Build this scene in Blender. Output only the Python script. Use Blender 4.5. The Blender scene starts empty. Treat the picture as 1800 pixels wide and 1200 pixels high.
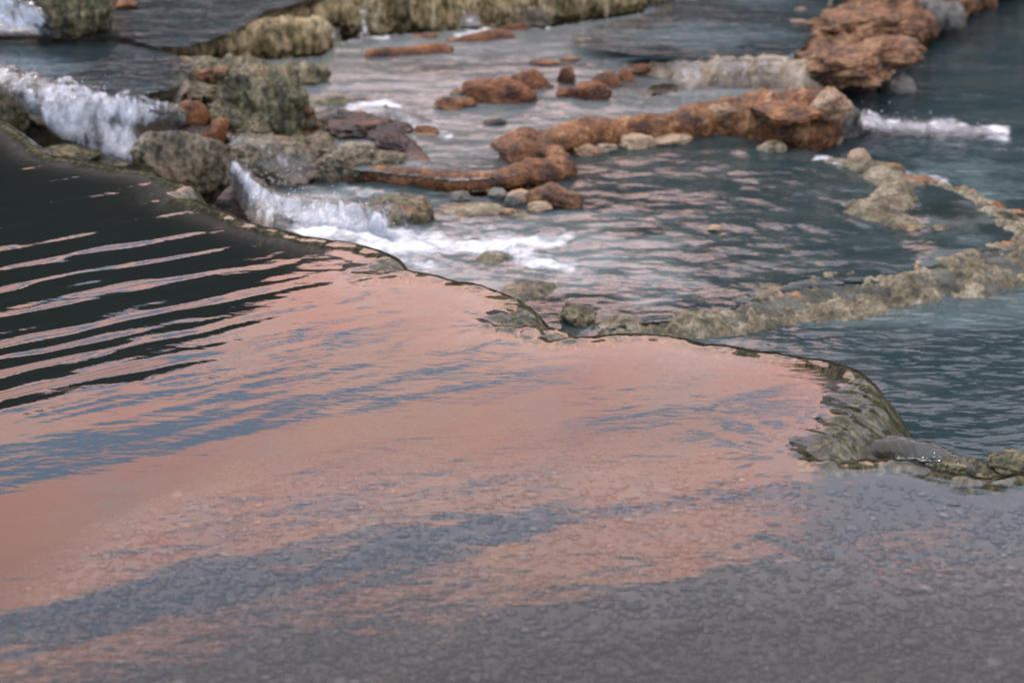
import bpy, bmesh, math, random
import numpy as np
from mathutils import Vector

random.seed(7)
rng = np.random.default_rng(7)
S = bpy.context.scene
COL = S.collection

# ------------------------------------------------------------------ camera
CAM_H, PITCH, FOC = 2.8, math.radians(21.0), 68.0
FPX = 1800 * FOC / 36.0
cp, sp = math.cos(PITCH), math.sin(PITCH)
cam = bpy.data.cameras.new('camera')
cam_o = bpy.data.objects.new('camera', cam)
COL.objects.link(cam_o)
cam_o.location = (0, 0, CAM_H)
cam_o.rotation_euler = (math.pi / 2 - PITCH, 0, 0)
cam.lens = FOC
cam.sensor_width = 36
cam.clip_end = 600
cam.dof.use_dof = True
cam.dof.focus_distance = 7.7
cam.dof.aperture_fstop = 1.9
S.camera = cam_o


def P(px, py, z):
    """where the sight line through a photo point meets the level z"""
    px = np.asarray(px, float); py = np.asarray(py, float); z = np.asarray(z, float)
    a = (px - 900) / FPX
    b = (600 - py) / FPX
    dy = cp + b * sp
    dz = -sp + b * cp
    t = (z - CAM_H) / dz
    return np.stack(np.broadcast_arrays(a * t, dy * t, z), -1)


def proj(p):
    x, y, z = p[..., 0], p[..., 1], p[..., 2] - CAM_H
    f = y * cp - z * sp
    u = y * sp + z * cp
    return 900 + FPX * x / f, 600 - FPX * u / f


def dist_at(px, py, z):
    p = P(px, py, z)
    return float(np.linalg.norm(p - np.array([0, 0, CAM_H])))


# ------------------------------------------------------------------ noise
PERM = rng.permutation(256)
PERM = np.concatenate([PERM, PERM, PERM])
GR = rng.normal(size=(256, 3))
GR /= np.linalg.norm(GR, axis=1)[:, None]


def pn(p):
    p = np.asarray(p, float)
    i = np.floor(p).astype(int)
    f = p - i
    i &= 255
    u = f * f * f * (f * (f * 6 - 15) + 10)
    out = 0
    for dx in (0, 1):
        wx = u[..., 0] if dx else 1 - u[..., 0]
        for dy in (0, 1):
            wy = u[..., 1] if dy else 1 - u[..., 1]
            for dz in (0, 1):
                wz = u[..., 2] if dz else 1 - u[..., 2]
                h = PERM[PERM[PERM[i[..., 0] + dx] + i[..., 1] + dy] + i[..., 2] + dz]
                g = GR[h]
                d = g[..., 0] * (f[..., 0] - dx) + g[..., 1] * (f[..., 1] - dy) + g[..., 2] * (f[..., 2] - dz)
                out = out + wx * wy * wz * d
    return out


def fbm(p, octv=4, gain=0.5):
    p = np.asarray(p, float)
    a, s, o = 1.0, 0, 0
    for k in range(octv):
        o = o + a * pn(p * (2.03 ** k) + 17.3 * k)
        a *= gain
    return o


def ridged(p, octv=4):
    p = np.asarray(p, float)
    a, o = 1.0, 0
    for k in range(octv):
        o = o + a * (0.5 - np.abs(pn(p * (2.07 ** k) + 9.1 * k)) * 1.6)
        a *= 0.5
    return o


def p3(x, y, sx, sy, off=0.0):
    return np.stack([x * sx + off, y * sy + off * 1.7, np.zeros_like(x) + off * 0.3], -1)


def ss(a, b, x):
    t = np.clip((x - a) / (b - a), 0, 1)
    return t * t * (3 - 2 * t)


# ------------------------------------------------------------------ mesh helpers
def mesh_from(name, verts, faces, mat=None, parent=None, smooth=True, attrs=None):
    me = bpy.data.meshes.new(name)
    verts = np.asarray(verts, np.float32)
    faces = np.asarray(faces, np.int32)
    n = faces.shape[1]
    me.vertices.add(len(verts))
    me.vertices.foreach_set('co', verts.ravel())
    me.loops.add(faces.size)
    me.loops.foreach_set('vertex_index', faces.ravel())
    me.polygons.add(len(faces))
    me.polygons.foreach_set('loop_start', np.arange(0, faces.size, n, dtype=np.int32))
    me.polygons.foreach_set('loop_total', np.full(len(faces), n, np.int32))
    me.polygons.foreach_set('use_smooth', np.full(len(faces), smooth))
    me.update(calc_edges=True)
    me.validate()
    for k, v in (attrs or {}).items():
        at = me.attributes.new(k, 'FLOAT', 'POINT')
        at.data.foreach_set('value', np.asarray(v, np.float32).ravel())
    o = bpy.data.objects.new(name, me)
    COL.objects.link(o)
    if mat:
        me.materials.append(mat)
    if parent:
        o.parent = parent
    return o


def tag(o, label=None, cat=None, group=None, kind=None):
    if label: o['label'] = label
    if cat: o['category'] = cat
    if group: o['group'] = group
    if kind: o['kind'] = kind
    return o


def grid_faces(nx, ny, keep=None):
    idx = np.arange(nx * ny).reshape(ny, nx)
    f = np.stack([idx[:-1, :-1], idx[:-1, 1:], idx[1:, 1:], idx[1:, :-1]], -1).reshape(-1, 4)
    if keep is not None:
        k = keep.reshape(-1)
        f = f[k[f].all(1)]
    return f


def compact(verts, faces, attrs):
    used = np.unique(faces)
    remap = np.full(len(verts), -1)
    remap[used] = np.arange(len(used))
    return verts[used], remap[faces], {k: v[used] for k, v in attrs.items()}


def inside(px, py, poly):
    c = np.zeros(px.shape, bool)
    n = len(poly)
    for k in range(n):
        x1, y1 = poly[k]
        x2, y2 = poly[(k + 1) % n]
        if y1 == y2:
            continue
        cond = ((y1 > py) != (y2 > py)) & (px < (x2 - x1) * (py - y1) / (y2 - y1) + x1)
        c ^= cond
    return c


def poly_dist(px, py, pts):
    """distance to a polyline and the parameter of the closest place"""
    best = np.full(px.shape, 1e9)
    tt = np.zeros(px.shape)
    acc = 0.0
    for (x1, y1), (x2, y2) in zip(pts[:-1], pts[1:]):
        dx, dy = x2 - x1, y2 - y1
        L2 = dx * dx + dy * dy
        L = math.sqrt(L2)
        t = np.clip(((px - x1) * dx + (py - y1) * dy) / L2, 0, 1)
        d = np.hypot(px - x1 - t * dx, py - y1 - t * dy)
        m = d < best
        best = np.where(m, d, best)
        tt = np.where(m, acc + t * L, tt)
        acc += L
    return best, tt


def catmull(pts, n):
    pts = np.asarray(pts, float)
    p = np.vstack([2 * pts[0] - pts[1], pts, 2 * pts[-1] - pts[-2]])
    out = []
    for i in range(1, len(p) - 2):
        t = np.linspace(0, 1, n, endpoint=False)[:, None]
        a, b, c, d = p[i - 1], p[i], p[i + 1], p[i + 2]
        out.append(0.5 * (2 * b + (c - a) * t + (2 * a - 5 * b + 4 * c - d) * t ** 2 + (3 * b - a - 3 * c + d) * t ** 3))
    out.append(p[-2][None])
    return np.vstack(out)


# ------------------------------------------------------------------ materials
def new_mat(name):
    m = bpy.data.materials.new(name)
    m.use_nodes = True
    nt = m.node_tree
    nt.nodes.clear()
    out = nt.nodes.new('ShaderNodeOutputMaterial')
    return m, nt, out


class NB:
    """small node builder"""
    def __init__(s, nt):
        s.nt = nt

    def n(s, t, **kw):
        nd = s.nt.nodes.new(t)
        for k, v in kw.items():
            setattr(nd, k, v)
        return nd

    def l(s, a, b):
        s.nt.links.new(a, b)

    def setin(s, nd, key, v):
        if hasattr(v, 'is_output') or isinstance(v, bpy.types.NodeSocket):
            s.l(v, nd.inputs[key])
        else:
            nd.inputs[key].default_value = v

    def math(s, op, a, b=None, c=None, clamp=False):
        nd = s.n('ShaderNodeMath', operation=op, use_clamp=clamp)
        s.setin(nd, 0, a)
        if b is not None: s.setin(nd, 1, b)
        if c is not None: s.setin(nd, 2, c)
        return nd.outputs[0]

    def mix(s, fac, a, b, blend='MIX'):
        nd = s.n('ShaderNodeMix', data_type='RGBA', blend_type=blend)
        s.setin(nd, 0, fac)
        s.setin(nd, 6, a if not isinstance(a, tuple) else (*a, 1)[:4])
        s.setin(nd, 7, b if not isinstance(b, tuple) else (*b, 1)[:4])
        return nd.outputs[2]

    def pos(s, scale=(1, 1, 1), rot=(0, 0, 0)):
        g = s.n('ShaderNodeNewGeometry')
        mp = s.n('ShaderNodeMapping')
        s.l(g.outputs['Position'], mp.inputs[0])
        mp.inputs['Scale'].default_value = scale
        mp.inputs['Rotation'].default_value = rot
        return mp.outputs[0]

    def noise(s, vec, scale, detail=4, rough=0.55, dist=0.0):
        nd = s.n('ShaderNodeTexNoise')
        s.l(vec, nd.inputs['Vector'])
        nd.inputs['Scale'].default_value = scale
        nd.inputs['Detail'].default_value = detail
        nd.inputs['Roughness'].default_value = rough
        nd.inputs['Distortion'].default_value = dist
        return nd.outputs['Fac']

    def vor(s, vec, scale, feature='F1', out='Distance'):
        nd = s.n('ShaderNodeTexVoronoi', feature=feature)
        s.l(vec, nd.inputs['Vector'])
        nd.inputs['Scale'].default_value = scale
        return nd.outputs[out]

    def ramp(s, fac, stops, interp='LINEAR'):
        nd = s.n('ShaderNodeValToRGB')
        cr = nd.color_ramp
        cr.interpolation = interp
        while len(cr.elements) < len(stops):
            cr.elements.new(0.5)
        for e, (p, c) in zip(cr.elements, stops):
            e.position = p
            e.color = (*c, 1) if len(c) == 3 else c
        s.l(fac, nd.inputs[0])
        return nd.outputs[0]

    def sm(s, v, a, b):
        nd = s.n('ShaderNodeMapRange', interpolation_type='SMOOTHSTEP')
        s.setin(nd, 0, v)
        nd.inputs[1].default_value = a
        nd.inputs[2].default_value = b
        return nd.outputs[0]

    def attr(s, name):
        return s.n('ShaderNodeAttribute', attribute_name=name).outputs['Fac']

    def bump(s, h, dist, strength=1.0, normal=None):
        nd = s.n('ShaderNodeBump')
        s.l(h, nd.inputs['Height'])
        nd.inputs['Distance'].default_value = dist
        nd.inputs['Strength'].default_value = strength
        if normal: s.l(normal, nd.inputs['Normal'])
        return nd.outputs[0]


GAIN = 0.74


def rock_mat(name, stops, patch=None, patch_amt=0.55, patch_scale=3.0, rough=0.6, bump=0.012, fine=40, stretch=(1, 1, 1), streak=None, spec=0.35, wet=None):
    m, nt, out = new_mat(name)
    b = NB(nt)
    v = b.pos(stretch)
    v1 = b.pos((1, 1, 1))
    n1 = b.noise(v, 7, 6, 0.65)
    n2 = b.noise(v, fine, 4, 0.6)
    f = b.math('ADD', b.math('MULTIPLY', n1, 0.62), b.math('MULTIPLY', n2, 0.38))
    f = b.math('ADD', b.math('MULTIPLY', b.math('SUBTRACT', f, 0.5), 2.0), 0.5)
    stops = [(p_, tuple(x_ * GAIN for x_ in c_)) for p_, c_ in stops]
    c = b.ramp(f, stops)
    if patch:
        pm = b.sm(b.noise(v1, patch_scale, 5, 0.62), patch_amt, patch_amt + 0.12)
        c = b.mix(pm, c, patch)
    if streak:
        sv = b.pos((1, 1, 0.18))
        sn = b.sm(b.noise(sv, 26, 4, 0.6), streak[1], streak[1] + 0.12)
        c = b.mix(sn, c, streak[0])
    if wet:                                 # pale mineral crust left at the waterline
        g = b.n('ShaderNodeNewGeometry')
        xyz = b.n('ShaderNodeSeparateXYZ')
        b.l(g.outputs['Position'], xyz.inputs[0])
        hz = b.math('ADD', xyz.outputs['Z'], b.math('MULTIPLY', n1, 0.03))
        wm = b.math('MULTIPLY', b.sm(hz, wet[1] + 0.022, wet[1]), 0.8)
        c = b.mix(wm, c, wet[0])
    bs = b.n('ShaderNodeBsdfPrincipled')
    b.l(c, bs.inputs['Base Color'])
    rr = b.math('ADD', b.math('MULTIPLY', n2, 0.5), rough - 0.25)
    b.l(rr, bs.inputs['Roughness'])
    bs.inputs['Specular IOR Level'].default_value = spec
    h = b.math('ADD', b.math('MULTIPLY', n1, 1.0), b.math('MULTIPLY', n2, 0.5))
    b.l(b.bump(h, bump), bs.inputs['Normal'])
    b.l(bs.outputs[0], out.inputs[0])
    return m


ORANGE = rock_mat('rust_travertine', [(0.30, (0.0233, 0.0101, 0.0047)), (0.45, (0.1209, 0.0445, 0.0133)), (0.60, (0.2697, 0.1063, 0.0323)), (0.76, (0.4650, 0.2581, 0.1045))],
                  patch=(0.38, 0.24, 0.13), patch_amt=0.60, patch_scale=5, bump=0.03, fine=45, rough=0.48)
ISLAND = rock_mat('brown_rust_travertine', [(0.30, (0.0279, 0.0121, 0.0066)), (0.46, (0.1395, 0.0486, 0.0162)), (0.6, (0.2418, 0.0891, 0.0285)), (0.78, (0.3534, 0.1670, 0.0665))],
                  bump=0.03, fine=45, wet=((0.36, 0.27, 0.17), -0.395))
SLAB = rock_mat('weathered_rust_travertine', [(0.28, (0.0233, 0.0111, 0.0057)), (0.44, (0.1209, 0.0526, 0.0199)), (0.58, (0.2418, 0.1113, 0.0427)), (0.78, (0.4092, 0.2429, 0.1235))],
                patch=(0.20, 0.17, 0.15), patch_amt=0.63, patch_scale=4, bump=0.03, fine=30)
PALE = rock_mat('pale_travertine', [(0.25, (0.08, 0.05, 0.03)), (0.45, (0.28, 0.165, 0.09)), (0.65, (0.45, 0.29, 0.18)), (0.8, (0.58, 0.42, 0.29))], bump=0.03, fine=35)
GREY = rock_mat('grey_stone', [(0.25, (0.05, 0.05, 0.045)), (0.5, (0.15, 0.14, 0.12)), (0.75, (0.30, 0.27, 0.22))], bump=0.025, fine=30)
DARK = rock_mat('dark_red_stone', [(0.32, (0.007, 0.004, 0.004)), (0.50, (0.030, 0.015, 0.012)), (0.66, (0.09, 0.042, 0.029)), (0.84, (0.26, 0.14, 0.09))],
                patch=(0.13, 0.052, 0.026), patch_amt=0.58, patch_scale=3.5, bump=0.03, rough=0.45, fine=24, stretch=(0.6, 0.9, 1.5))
MOSS = rock_mat('mossy_stone', [(0.28, (0.018, 0.018, 0.008)), (0.44, (0.085, 0.077, 0.032)), (0.58, (0.19, 0.162, 0.082)), (0.78, (0.40, 0.33, 0.21))],
                patch=(0.24, 0.11, 0.055), patch_amt=0.58, patch_scale=3.5, bump=0.05, fine=30, stretch=(1, 1, 0.35), streak=((0.022, 0.022, 0.010), 0.53), rough=0.45)
WETROCK = rock_mat('wet_grey_travertine', [(0.28, (0.022, 0.019, 0.009)), (0.44, (0.10, 0.08, 0.042)), (0.58, (0.21, 0.17, 0.105)), (0.78, (0.40, 0.33, 0.235))],
                   patch=(0.19, 0.12, 0.08), patch_amt=0.56, patch_scale=3, bump=0.04, fine=30, stretch=(1, 1, 0.35), rough=0.42, streak=((0.03, 0.032, 0.018), 0.55))
GOLD = rock_mat('golden_moss', [(0.26, (0.03, 0.024, 0.010)), (0.42, (0.18, 0.128, 0.048)), (0.56, (0.40, 0.30, 0.14)), (0.76, (0.62, 0.50, 0.32))],
                patch=(0.26, 0.115, 0.05), patch_amt=0.62, patch_scale=2.5, bump=0.05, fine=34, stretch=(1, 1, 0.3), streak=((0.03, 0.026, 0.012), 0.60), rough=0.6)
RIMROCK = rock_mat('green_tan_travertine', [(0.27, (0.030, 0.025, 0.012)), (0.43, (0.11, 0.09, 0.045)), (0.57, (0.22, 0.185, 0.11)), (0.77, (0.43, 0.375, 0.27))],
                   patch=(0.30, 0.145, 0.06), patch_amt=0.59, patch_scale=3, bump=0.03, fine=38, stretch=(1, 1, 0.5), rough=0.5)
CREAM = rock_mat('cream_travertine', [(0.27, (0.12, 0.085, 0.05)), (0.42, (0.28, 0.21, 0.135)), (0.6, (0.42, 0.34, 0.245)), (0.78, (0.56, 0.49, 0.39))], bump=0.02, fine=30,
                 stretch=(1, 1, 0.4), rough=0.45)
HOUSEBED = rock_mat('travertine_bed', [(0.28, (0.10, 0.08, 0.055)), (0.44, (0.25, 0.205, 0.15)), (0.58, (0.40, 0.33, 0.25)), (0.76, (0.52, 0.43, 0.34))],
                    patch=(0.24, 0.12, 0.065), patch_amt=0.60, patch_scale=2, bump=0.02, fine=30)


def water_mat(name, body, k, waves, tint=(0.9, 0.95, 0.94), rough=0.01, foam_scale=14, shallow=None, base_alpha=0.0, rot=0.0, foam_col=(0.90, 0.92, 0.96), milk=None):
    """clear water that gets cloudier with depth; waves: list of (scale, stretch_x, stretch_y, bump distance, detail)"""
    m, nt, out = new_mat(name)
    b = NB(nt)
    hs = None
    nrm = None
    for (sc, sx, sy, d, det) in waves:
        v = b.pos((sx, sy, 1), (0, 0, rot))
        nrm = b.bump(b.noise(v, sc, det, 0.55, 0.6), d, 1.0, nrm)
    dep = b.attr('depth')
    al = b.math('SUBTRACT', 1.0, b.math('POWER', math.e, b.math('MULTIPLY', dep, -k)))
    if base_alpha:
        al = b.math('MAXIMUM', al, base_alpha)
    tr = b.n('ShaderNodeBsdfTransparent')
    tr.inputs[0].default_value = (*tint, 1)
    df = b.n('ShaderNodeBsdfDiffuse')
    if shallow:
        cn = b.sm(b.noise(b.pos((1, 1.6, 1)), 2.6, 4, 0.6), 0.4, 0.62)
        bc = b.mix(cn, body, shallow)
        if milk:
            bc = b.mix(b.sm(b.math('ADD', b.attr('milk'), b.math('MULTIPLY', b.math('SUBTRACT', cn, 0.5), 0.25)), 0.25, 0.75), bc, milk)
        b.l(bc, df.inputs[0])
    else:
        df.inputs[0].default_value = (*body, 1)
    mx = b.n('ShaderNodeMixShader')
    b.l(al, mx.inputs[0]); b.l(tr.outputs[0], mx.inputs[1]); b.l(df.outputs[0], mx.inputs[2])
    gl = b.n('ShaderNodeBsdfGlossy')
    gl.inputs['Roughness'].default_value = rough
    fr = b.n('ShaderNodeFresnel')
    fr.inputs['IOR'].default_value = 1.333
    if nrm:
        b.l(nrm, gl.inputs['Normal']); b.l(nrm, fr.inputs['Normal'])
    mx2 = b.n('ShaderNodeMixShader')
    b.l(fr.outputs[0], mx2.inputs[0]); b.l(mx.outputs[0], mx2.inputs[1]); b.l(gl.outputs[0], mx2.inputs[2])
    # foam lying on the water
    fo = b.attr('foam')
    fn = b.noise(b.pos((0.75, 1.25, 1)), foam_scale, 6, 0.66, 0.8)
    fn2 = b.noise(b.pos((0.6, 1.3, 1)), foam_scale * 3.2, 4, 0.6, 0.5)
    fm = b.sm(b.math('ADD', b.math('MULTIPLY', fo, 0.62), b.math('ADD', b.math('MULTIPLY', fn, 0.7), b.math('MULTIPLY', fn2, 0.3))), 0.66, 1.22)
    wd = b.n('ShaderNodeBsdfDiffuse')
    wd.inputs[0].default_value = (*foam_col, 1)
    fb = b.bump(fn, 0.05)
    b.l(fb, wd.inputs['Normal'])
    mx3 = b.n('ShaderNodeMixShader')
    b.l(fm, mx3.inputs[0]); b.l(mx2.outputs[0], mx3.inputs[1]); b.l(wd.outputs[0], mx3.inputs[2])
    b.l(mx3.outputs[0], out.inputs[0])
    return m


def cascade_mat(name, stretch, rot=(0, 0, 0), lo=0.42, hi=0.62, col=(0.95, 0.96, 0.98), fine=22):
    """broken white water: opaque foam between clear gaps"""
    m, nt, out = new_mat(name)
    b = NB(nt)
    v = b.pos(stretch, rot)
    n0 = b.noise(b.pos(), 5.5, 4, 0.6, 0.6)
    n1 = b.noise(v, 7, 4, 0.6, 0.8)
    n2 = b.noise(v, fine, 4, 0.6, 0.5)
    f = b.math('ADD', b.math('MULTIPLY', n0, 0.5), b.math('ADD', b.math('MULTIPLY', n1, 0.85), b.math('MULTIPLY', n2, 0.15)))
    f = b.math('ADD', b.math('SUBTRACT', f, 0.25), b.math('MULTIPLY', b.math('SUBTRACT', b.attr('foam'), 0.5), 0.6))
    fac = b.sm(f, lo, hi)
    tr = b.n('ShaderNodeBsdfTransparent')
    gl = b.n('ShaderNodeBsdfGlossy')
    gl.inputs['Roughness'].default_value = 0.08
    fr = b.n('ShaderNodeFresnel')
    fr.inputs['IOR'].default_value = 1.333
    nb = b.bump(f, 0.02)
    b.l(nb, gl.inputs['Normal']); b.l(nb, fr.inputs['Normal'])
    clear = b.n('ShaderNodeMixShader')
    b.l(fr.outputs[0], clear.inputs[0]); b.l(tr.outputs[0], clear.inputs[1]); b.l(gl.outputs[0], clear.inputs[2])
    df = b.n('ShaderNodeBsdfDiffuse')
    cc = b.mix(b.sm(n2, 0.35, 0.6), (col[0] * 0.88, col[1] * 0.9, col[2] * 0.93), col)
    b.l(cc, df.inputs[0])
    b.l(nb, df.inputs['Normal'])
    tl = b.n('ShaderNodeBsdfTranslucent')
    tl.inputs[0].default_value = (*col, 1)
    w = b.n('ShaderNodeMixShader')
    w.inputs[0].default_value = 0.45
    b.l(df.outputs[0], w.inputs[1]); b.l(tl.outputs[0], w.inputs[2])
    mx = b.n('ShaderNodeMixShader')
    b.l(fac, mx.inputs[0]); b.l(clear.outputs[0], mx.inputs[1]); b.l(w.outputs[0], mx.inputs[2])
    b.l(mx.outputs[0], out.inputs[0])
    return m


# ------------------------------------------------------------------ the near pool
RIM_PX = [(-700, 60), (-300, 140), (-60, 196), (0, 212), (40, 235), (75, 262), (130, 276), (200, 290), (262, 298), (300, 315), (328, 322), (318, 334), (300, 344), (325, 349), (350, 350),
          (385, 366), (412, 378), (450, 391), (500, 403), (545, 415), (590, 422), (640, 430), (676, 440), (692, 456), (668, 466), (628, 476), (668, 479), (705, 474), (735, 475),
          (770, 482), (815, 492), (850, 502), (890, 514), (920, 530), (932, 546), (905, 556), (862, 565), (900, 571), (945, 566), (985, 572), (1000, 580), (950, 588), (1000, 592),
          (1060, 588), (1130, 586), (1180, 592), (1260, 604), (1340, 616), (1410, 626), (1468, 634), (1512, 650), (1530, 684), (1512, 726), (1478, 764), (1435, 788),
          (1445, 802), (1490, 801), (1560, 801), (1620, 812), (1680, 830), (1740, 836), (1800, 828), (1900, 835), (2100, 880), (2400, 1000)]
rimw = catmull(P([p[0] for p in RIM_PX], [p[1] for p in RIM_PX], 0.0)[:, :2], 6)
rim_pts = [tuple(p) for p in rimw]
rim_poly = rim_pts + [(6, 1.5), (-9, 1.5)]


def wpt(px, py, z=0.0):
    return P(px, py, z)[:2]


# rounding radius of the lip, place by place
LIPS = [(1500, 710, 0.17, 0.38), (1440, 790, 0.10, 0.25), (660, 464, 0.10, 0.22), (890, 550, 0.11, 0.25), (955, 582, 0.12, 0.25), (320, 335, 0.08, 0.3), (1650, 820, 0.08, 0.6)]


def blur(f, r):
    k = np.exp(-0.5 * (np.arange(-3 * r, 3 * r + 1) / r) ** 2); k /= k.sum()
    for ax in (0, 1):
        f = np.apply_along_axis(lambda c: np.convolve(np.pad(c, 3 * r, mode='edge'), k, 'valid'), ax, f)
    return f


def near_fields(x, y):
    d, t = poly_dist(x, y, rim_pts)
    ins = inside(x, y, rim_poly)
    s = np.where(ins, -d, d)
    if s.ndim == 2:
        s = blur(s, 2)
    R = np.full(x.shape, 0.040)
    for (px, py, r, sig) in LIPS:
        q = wpt(px, py)
        R = R + (r - 0.040) * np.exp(-((x - q[0]) ** 2 + (y - q[1]) ** 2) / (2 * (sig * 0.6) ** 2))
    s = s + 0.035 * fbm(p3(x, y, 2.6, 2.6, 3.1), 3) * ss(-0.6, -0.05, s)
    s = s + 0.016 * fbm(p3(x, y, 10, 10, 6.1), 3) * ss(-0.25, -0.02, s)
    # flutes running down the lip
    fl = fbm(np.stack([t * 9, s * 2.0, np.zeros_like(s)], -1), 3)
    a = 0.35 * R + 0.25 * np.maximum(0, R - 0.08)
    e = np.maximum(0, s + a)
    D = np.where(e < 3 * R, e * e / (2 * R), 4.5 * R + 3 * (e - 3 * R))
    D = D * (1 + 0.35 * fl * ss(-0.02, 0.1, s))
    D = np.minimum(D, 0.95 + 0.0 * s)
    return s, t, R, D, fl


def near_depth(x, y, s):
    px, py = proj(np.stack([x, y, np.zeros_like(x)], -1))
    line = 930 - 0.78 * np.maximum(px, -300)
    deep = ss(-200, 300, line - py) * ss(0.05, 0.6, -s)
    mid = ss(860, 640, py + 0.06 * (px - 700)) * ss(0.05, 0.6, -s)
    d = 0.045 + 0.02 * fbm(p3(x, y, 1.2, 1.2, 5.0), 3) + 0.45 * deep + 0.16 * mid
    d = d + 0.035 * ss(900, 1200, py) * ss(0.1, 1.2, -s)
    d = 0.012 + (np.maximum(d, 0.02) - 0.012) * ss(0.0, 0.06, -s)
    return d, px, py


cd = wpt(450, 492) - wpt(0, 582)
cd = cd / np.linalg.norm(cd)
cn = np.array([-cd[1], cd[0]])


def near_waves(x, y, s, px, py):
    al = x * cd[0] + y * cd[1]
    ac = x * cn[0] + y * cn[1]
    u0 = p3(al, ac, 0.55, 1.1, 1.0)
    wob = fbm(u0, 3)
    lam = 0.29
    ph = 2 * math.pi * (ac + 0.17 * wob) / lam
    mask = ss(620, 120, px + 0.35 * (py - 450)) * ss(800, 640, py + 0.1 * px) * ss(0.0, 0.13, -s)
    mask2 = ss(820, 420, px) * ss(840, 660, py) * ss(0.03, 0.3, -s)
    h = 0.0017 * (np.sin(ph) + 0.30 * np.sin(2 * ph + 0.7)) * mask * (0.75 + 0.9 * fbm(p3(al, ac, 0.5, 1.8, 4.0), 2))
    h = h + mask * 0.0032 * fbm(p3(al, ac, 1.7, 7.5, 8.0), 2)
    h = h + 0.0006 * mask2 * fbm(p3(al, ac, 3.4, 13.0, 2.0), 2)
    # faint swell everywhere, aligned with the flow
    calm = ss(0.0, 0.3, -s)
    h = h + calm * (0.0012 * fbm(p3(al, ac, 0.7, 2.6, 6.0), 2) + 0.00015 * fbm(p3(al, ac, 3.0, 11.0, 7.0), 2))
    # wakes fanning out of the notches in the rim
    for (qx, qy, dx, dy, amp, rad) in [(690, 476, -1, 0.55, 0.0016, 0.5), (885, 568, -1, 0.2, 0.0014, 0.35), (1380, 800, -0.6, -0.1, 0.0012, 0.35), (1690, 850, -0.4, -0.6, 0.0006, 0.4),
                                       (345, 350, -1, 0.2, 0.002, 0.45), (450, 396, -1, 0.3, 0.0014, 0.4), (1520, 1010, 1, 0, 0.0012, 0.5), (1760, 905, 1, 0, 0.0004, 0.3)]:
        q = wpt(qx, qy)
        rx, ry = x - q[0], y - q[1]
        r = np.hypot(rx, ry)
        th = np.arctan2(ry, rx)
        h = h + amp * np.exp(-(r / rad) ** 2) * ss(0.0, 0.03, -s + 0.02) * fbm(np.stack([r * 5, th * 3.0, np.zeros_like(r)], -1) + 3.0, 3) * 0.9
    return h


# pebbly bed, lip and water share one fine grid
gx = np.arange(-4.6, 3.2, 0.013)
gy = np.arange(3.4, 12.6, 0.0165)
X, Y = np.meshgrid(gx, gy)
s_, t_, R_, D_, fl_ = near_fields(X, Y)
dep_, px_, py_ = near_depth(X, Y, s_)
waves_ = near_waves(X, Y, s_, px_, py_)
strand = fbm(np.stack([t_ * 30, s_ * 3.5, np.zeros_like(s_)], -1) + 5.0, 3)
lip_ = ss(-0.95, 0.05, (s_ - 0.02 * fbm(p3(X, Y, 9, 9, 2), 3)) / (R_ + 0.02))
zw = -D_ + waves_ + 0.007 * fbm(np.stack([t_ * 7, s_ * 6, np.zeros_like(s_)], -1) + 9.0, 3) * ss(-0.10, -0.01, s_) + (0.014 * strand + 0.020 * fbm(np.stack([t_ * 8 + 0.8 * fbm(p3(X, Y, 6, 6, 1), 2), s_ * 7, np.zeros_like(s_)], -1) + 2.0, 4)) * ss(-0.9, -0.1, s_ / (R_ + 0.02)) * ss(0.045, 0.13, R_)
zr = -D_ - dep_ + 0.012 * fbm(np.stack([t_ * 11, s_ * 6, np.zeros_like(s_)], -1) + 4.0, 3) * ss(-0.06, 0.0, s_) + (0.010 + 0.022 * ss(0.05, 0.15, R_)) * strand * lip_ - 0.006 * ss(0, .1, s_)
zr = np.where(s_ < -0.03, np.minimum(zr, zw - 0.004), zr)
near_n = (len(gx), len(gy))

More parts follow.
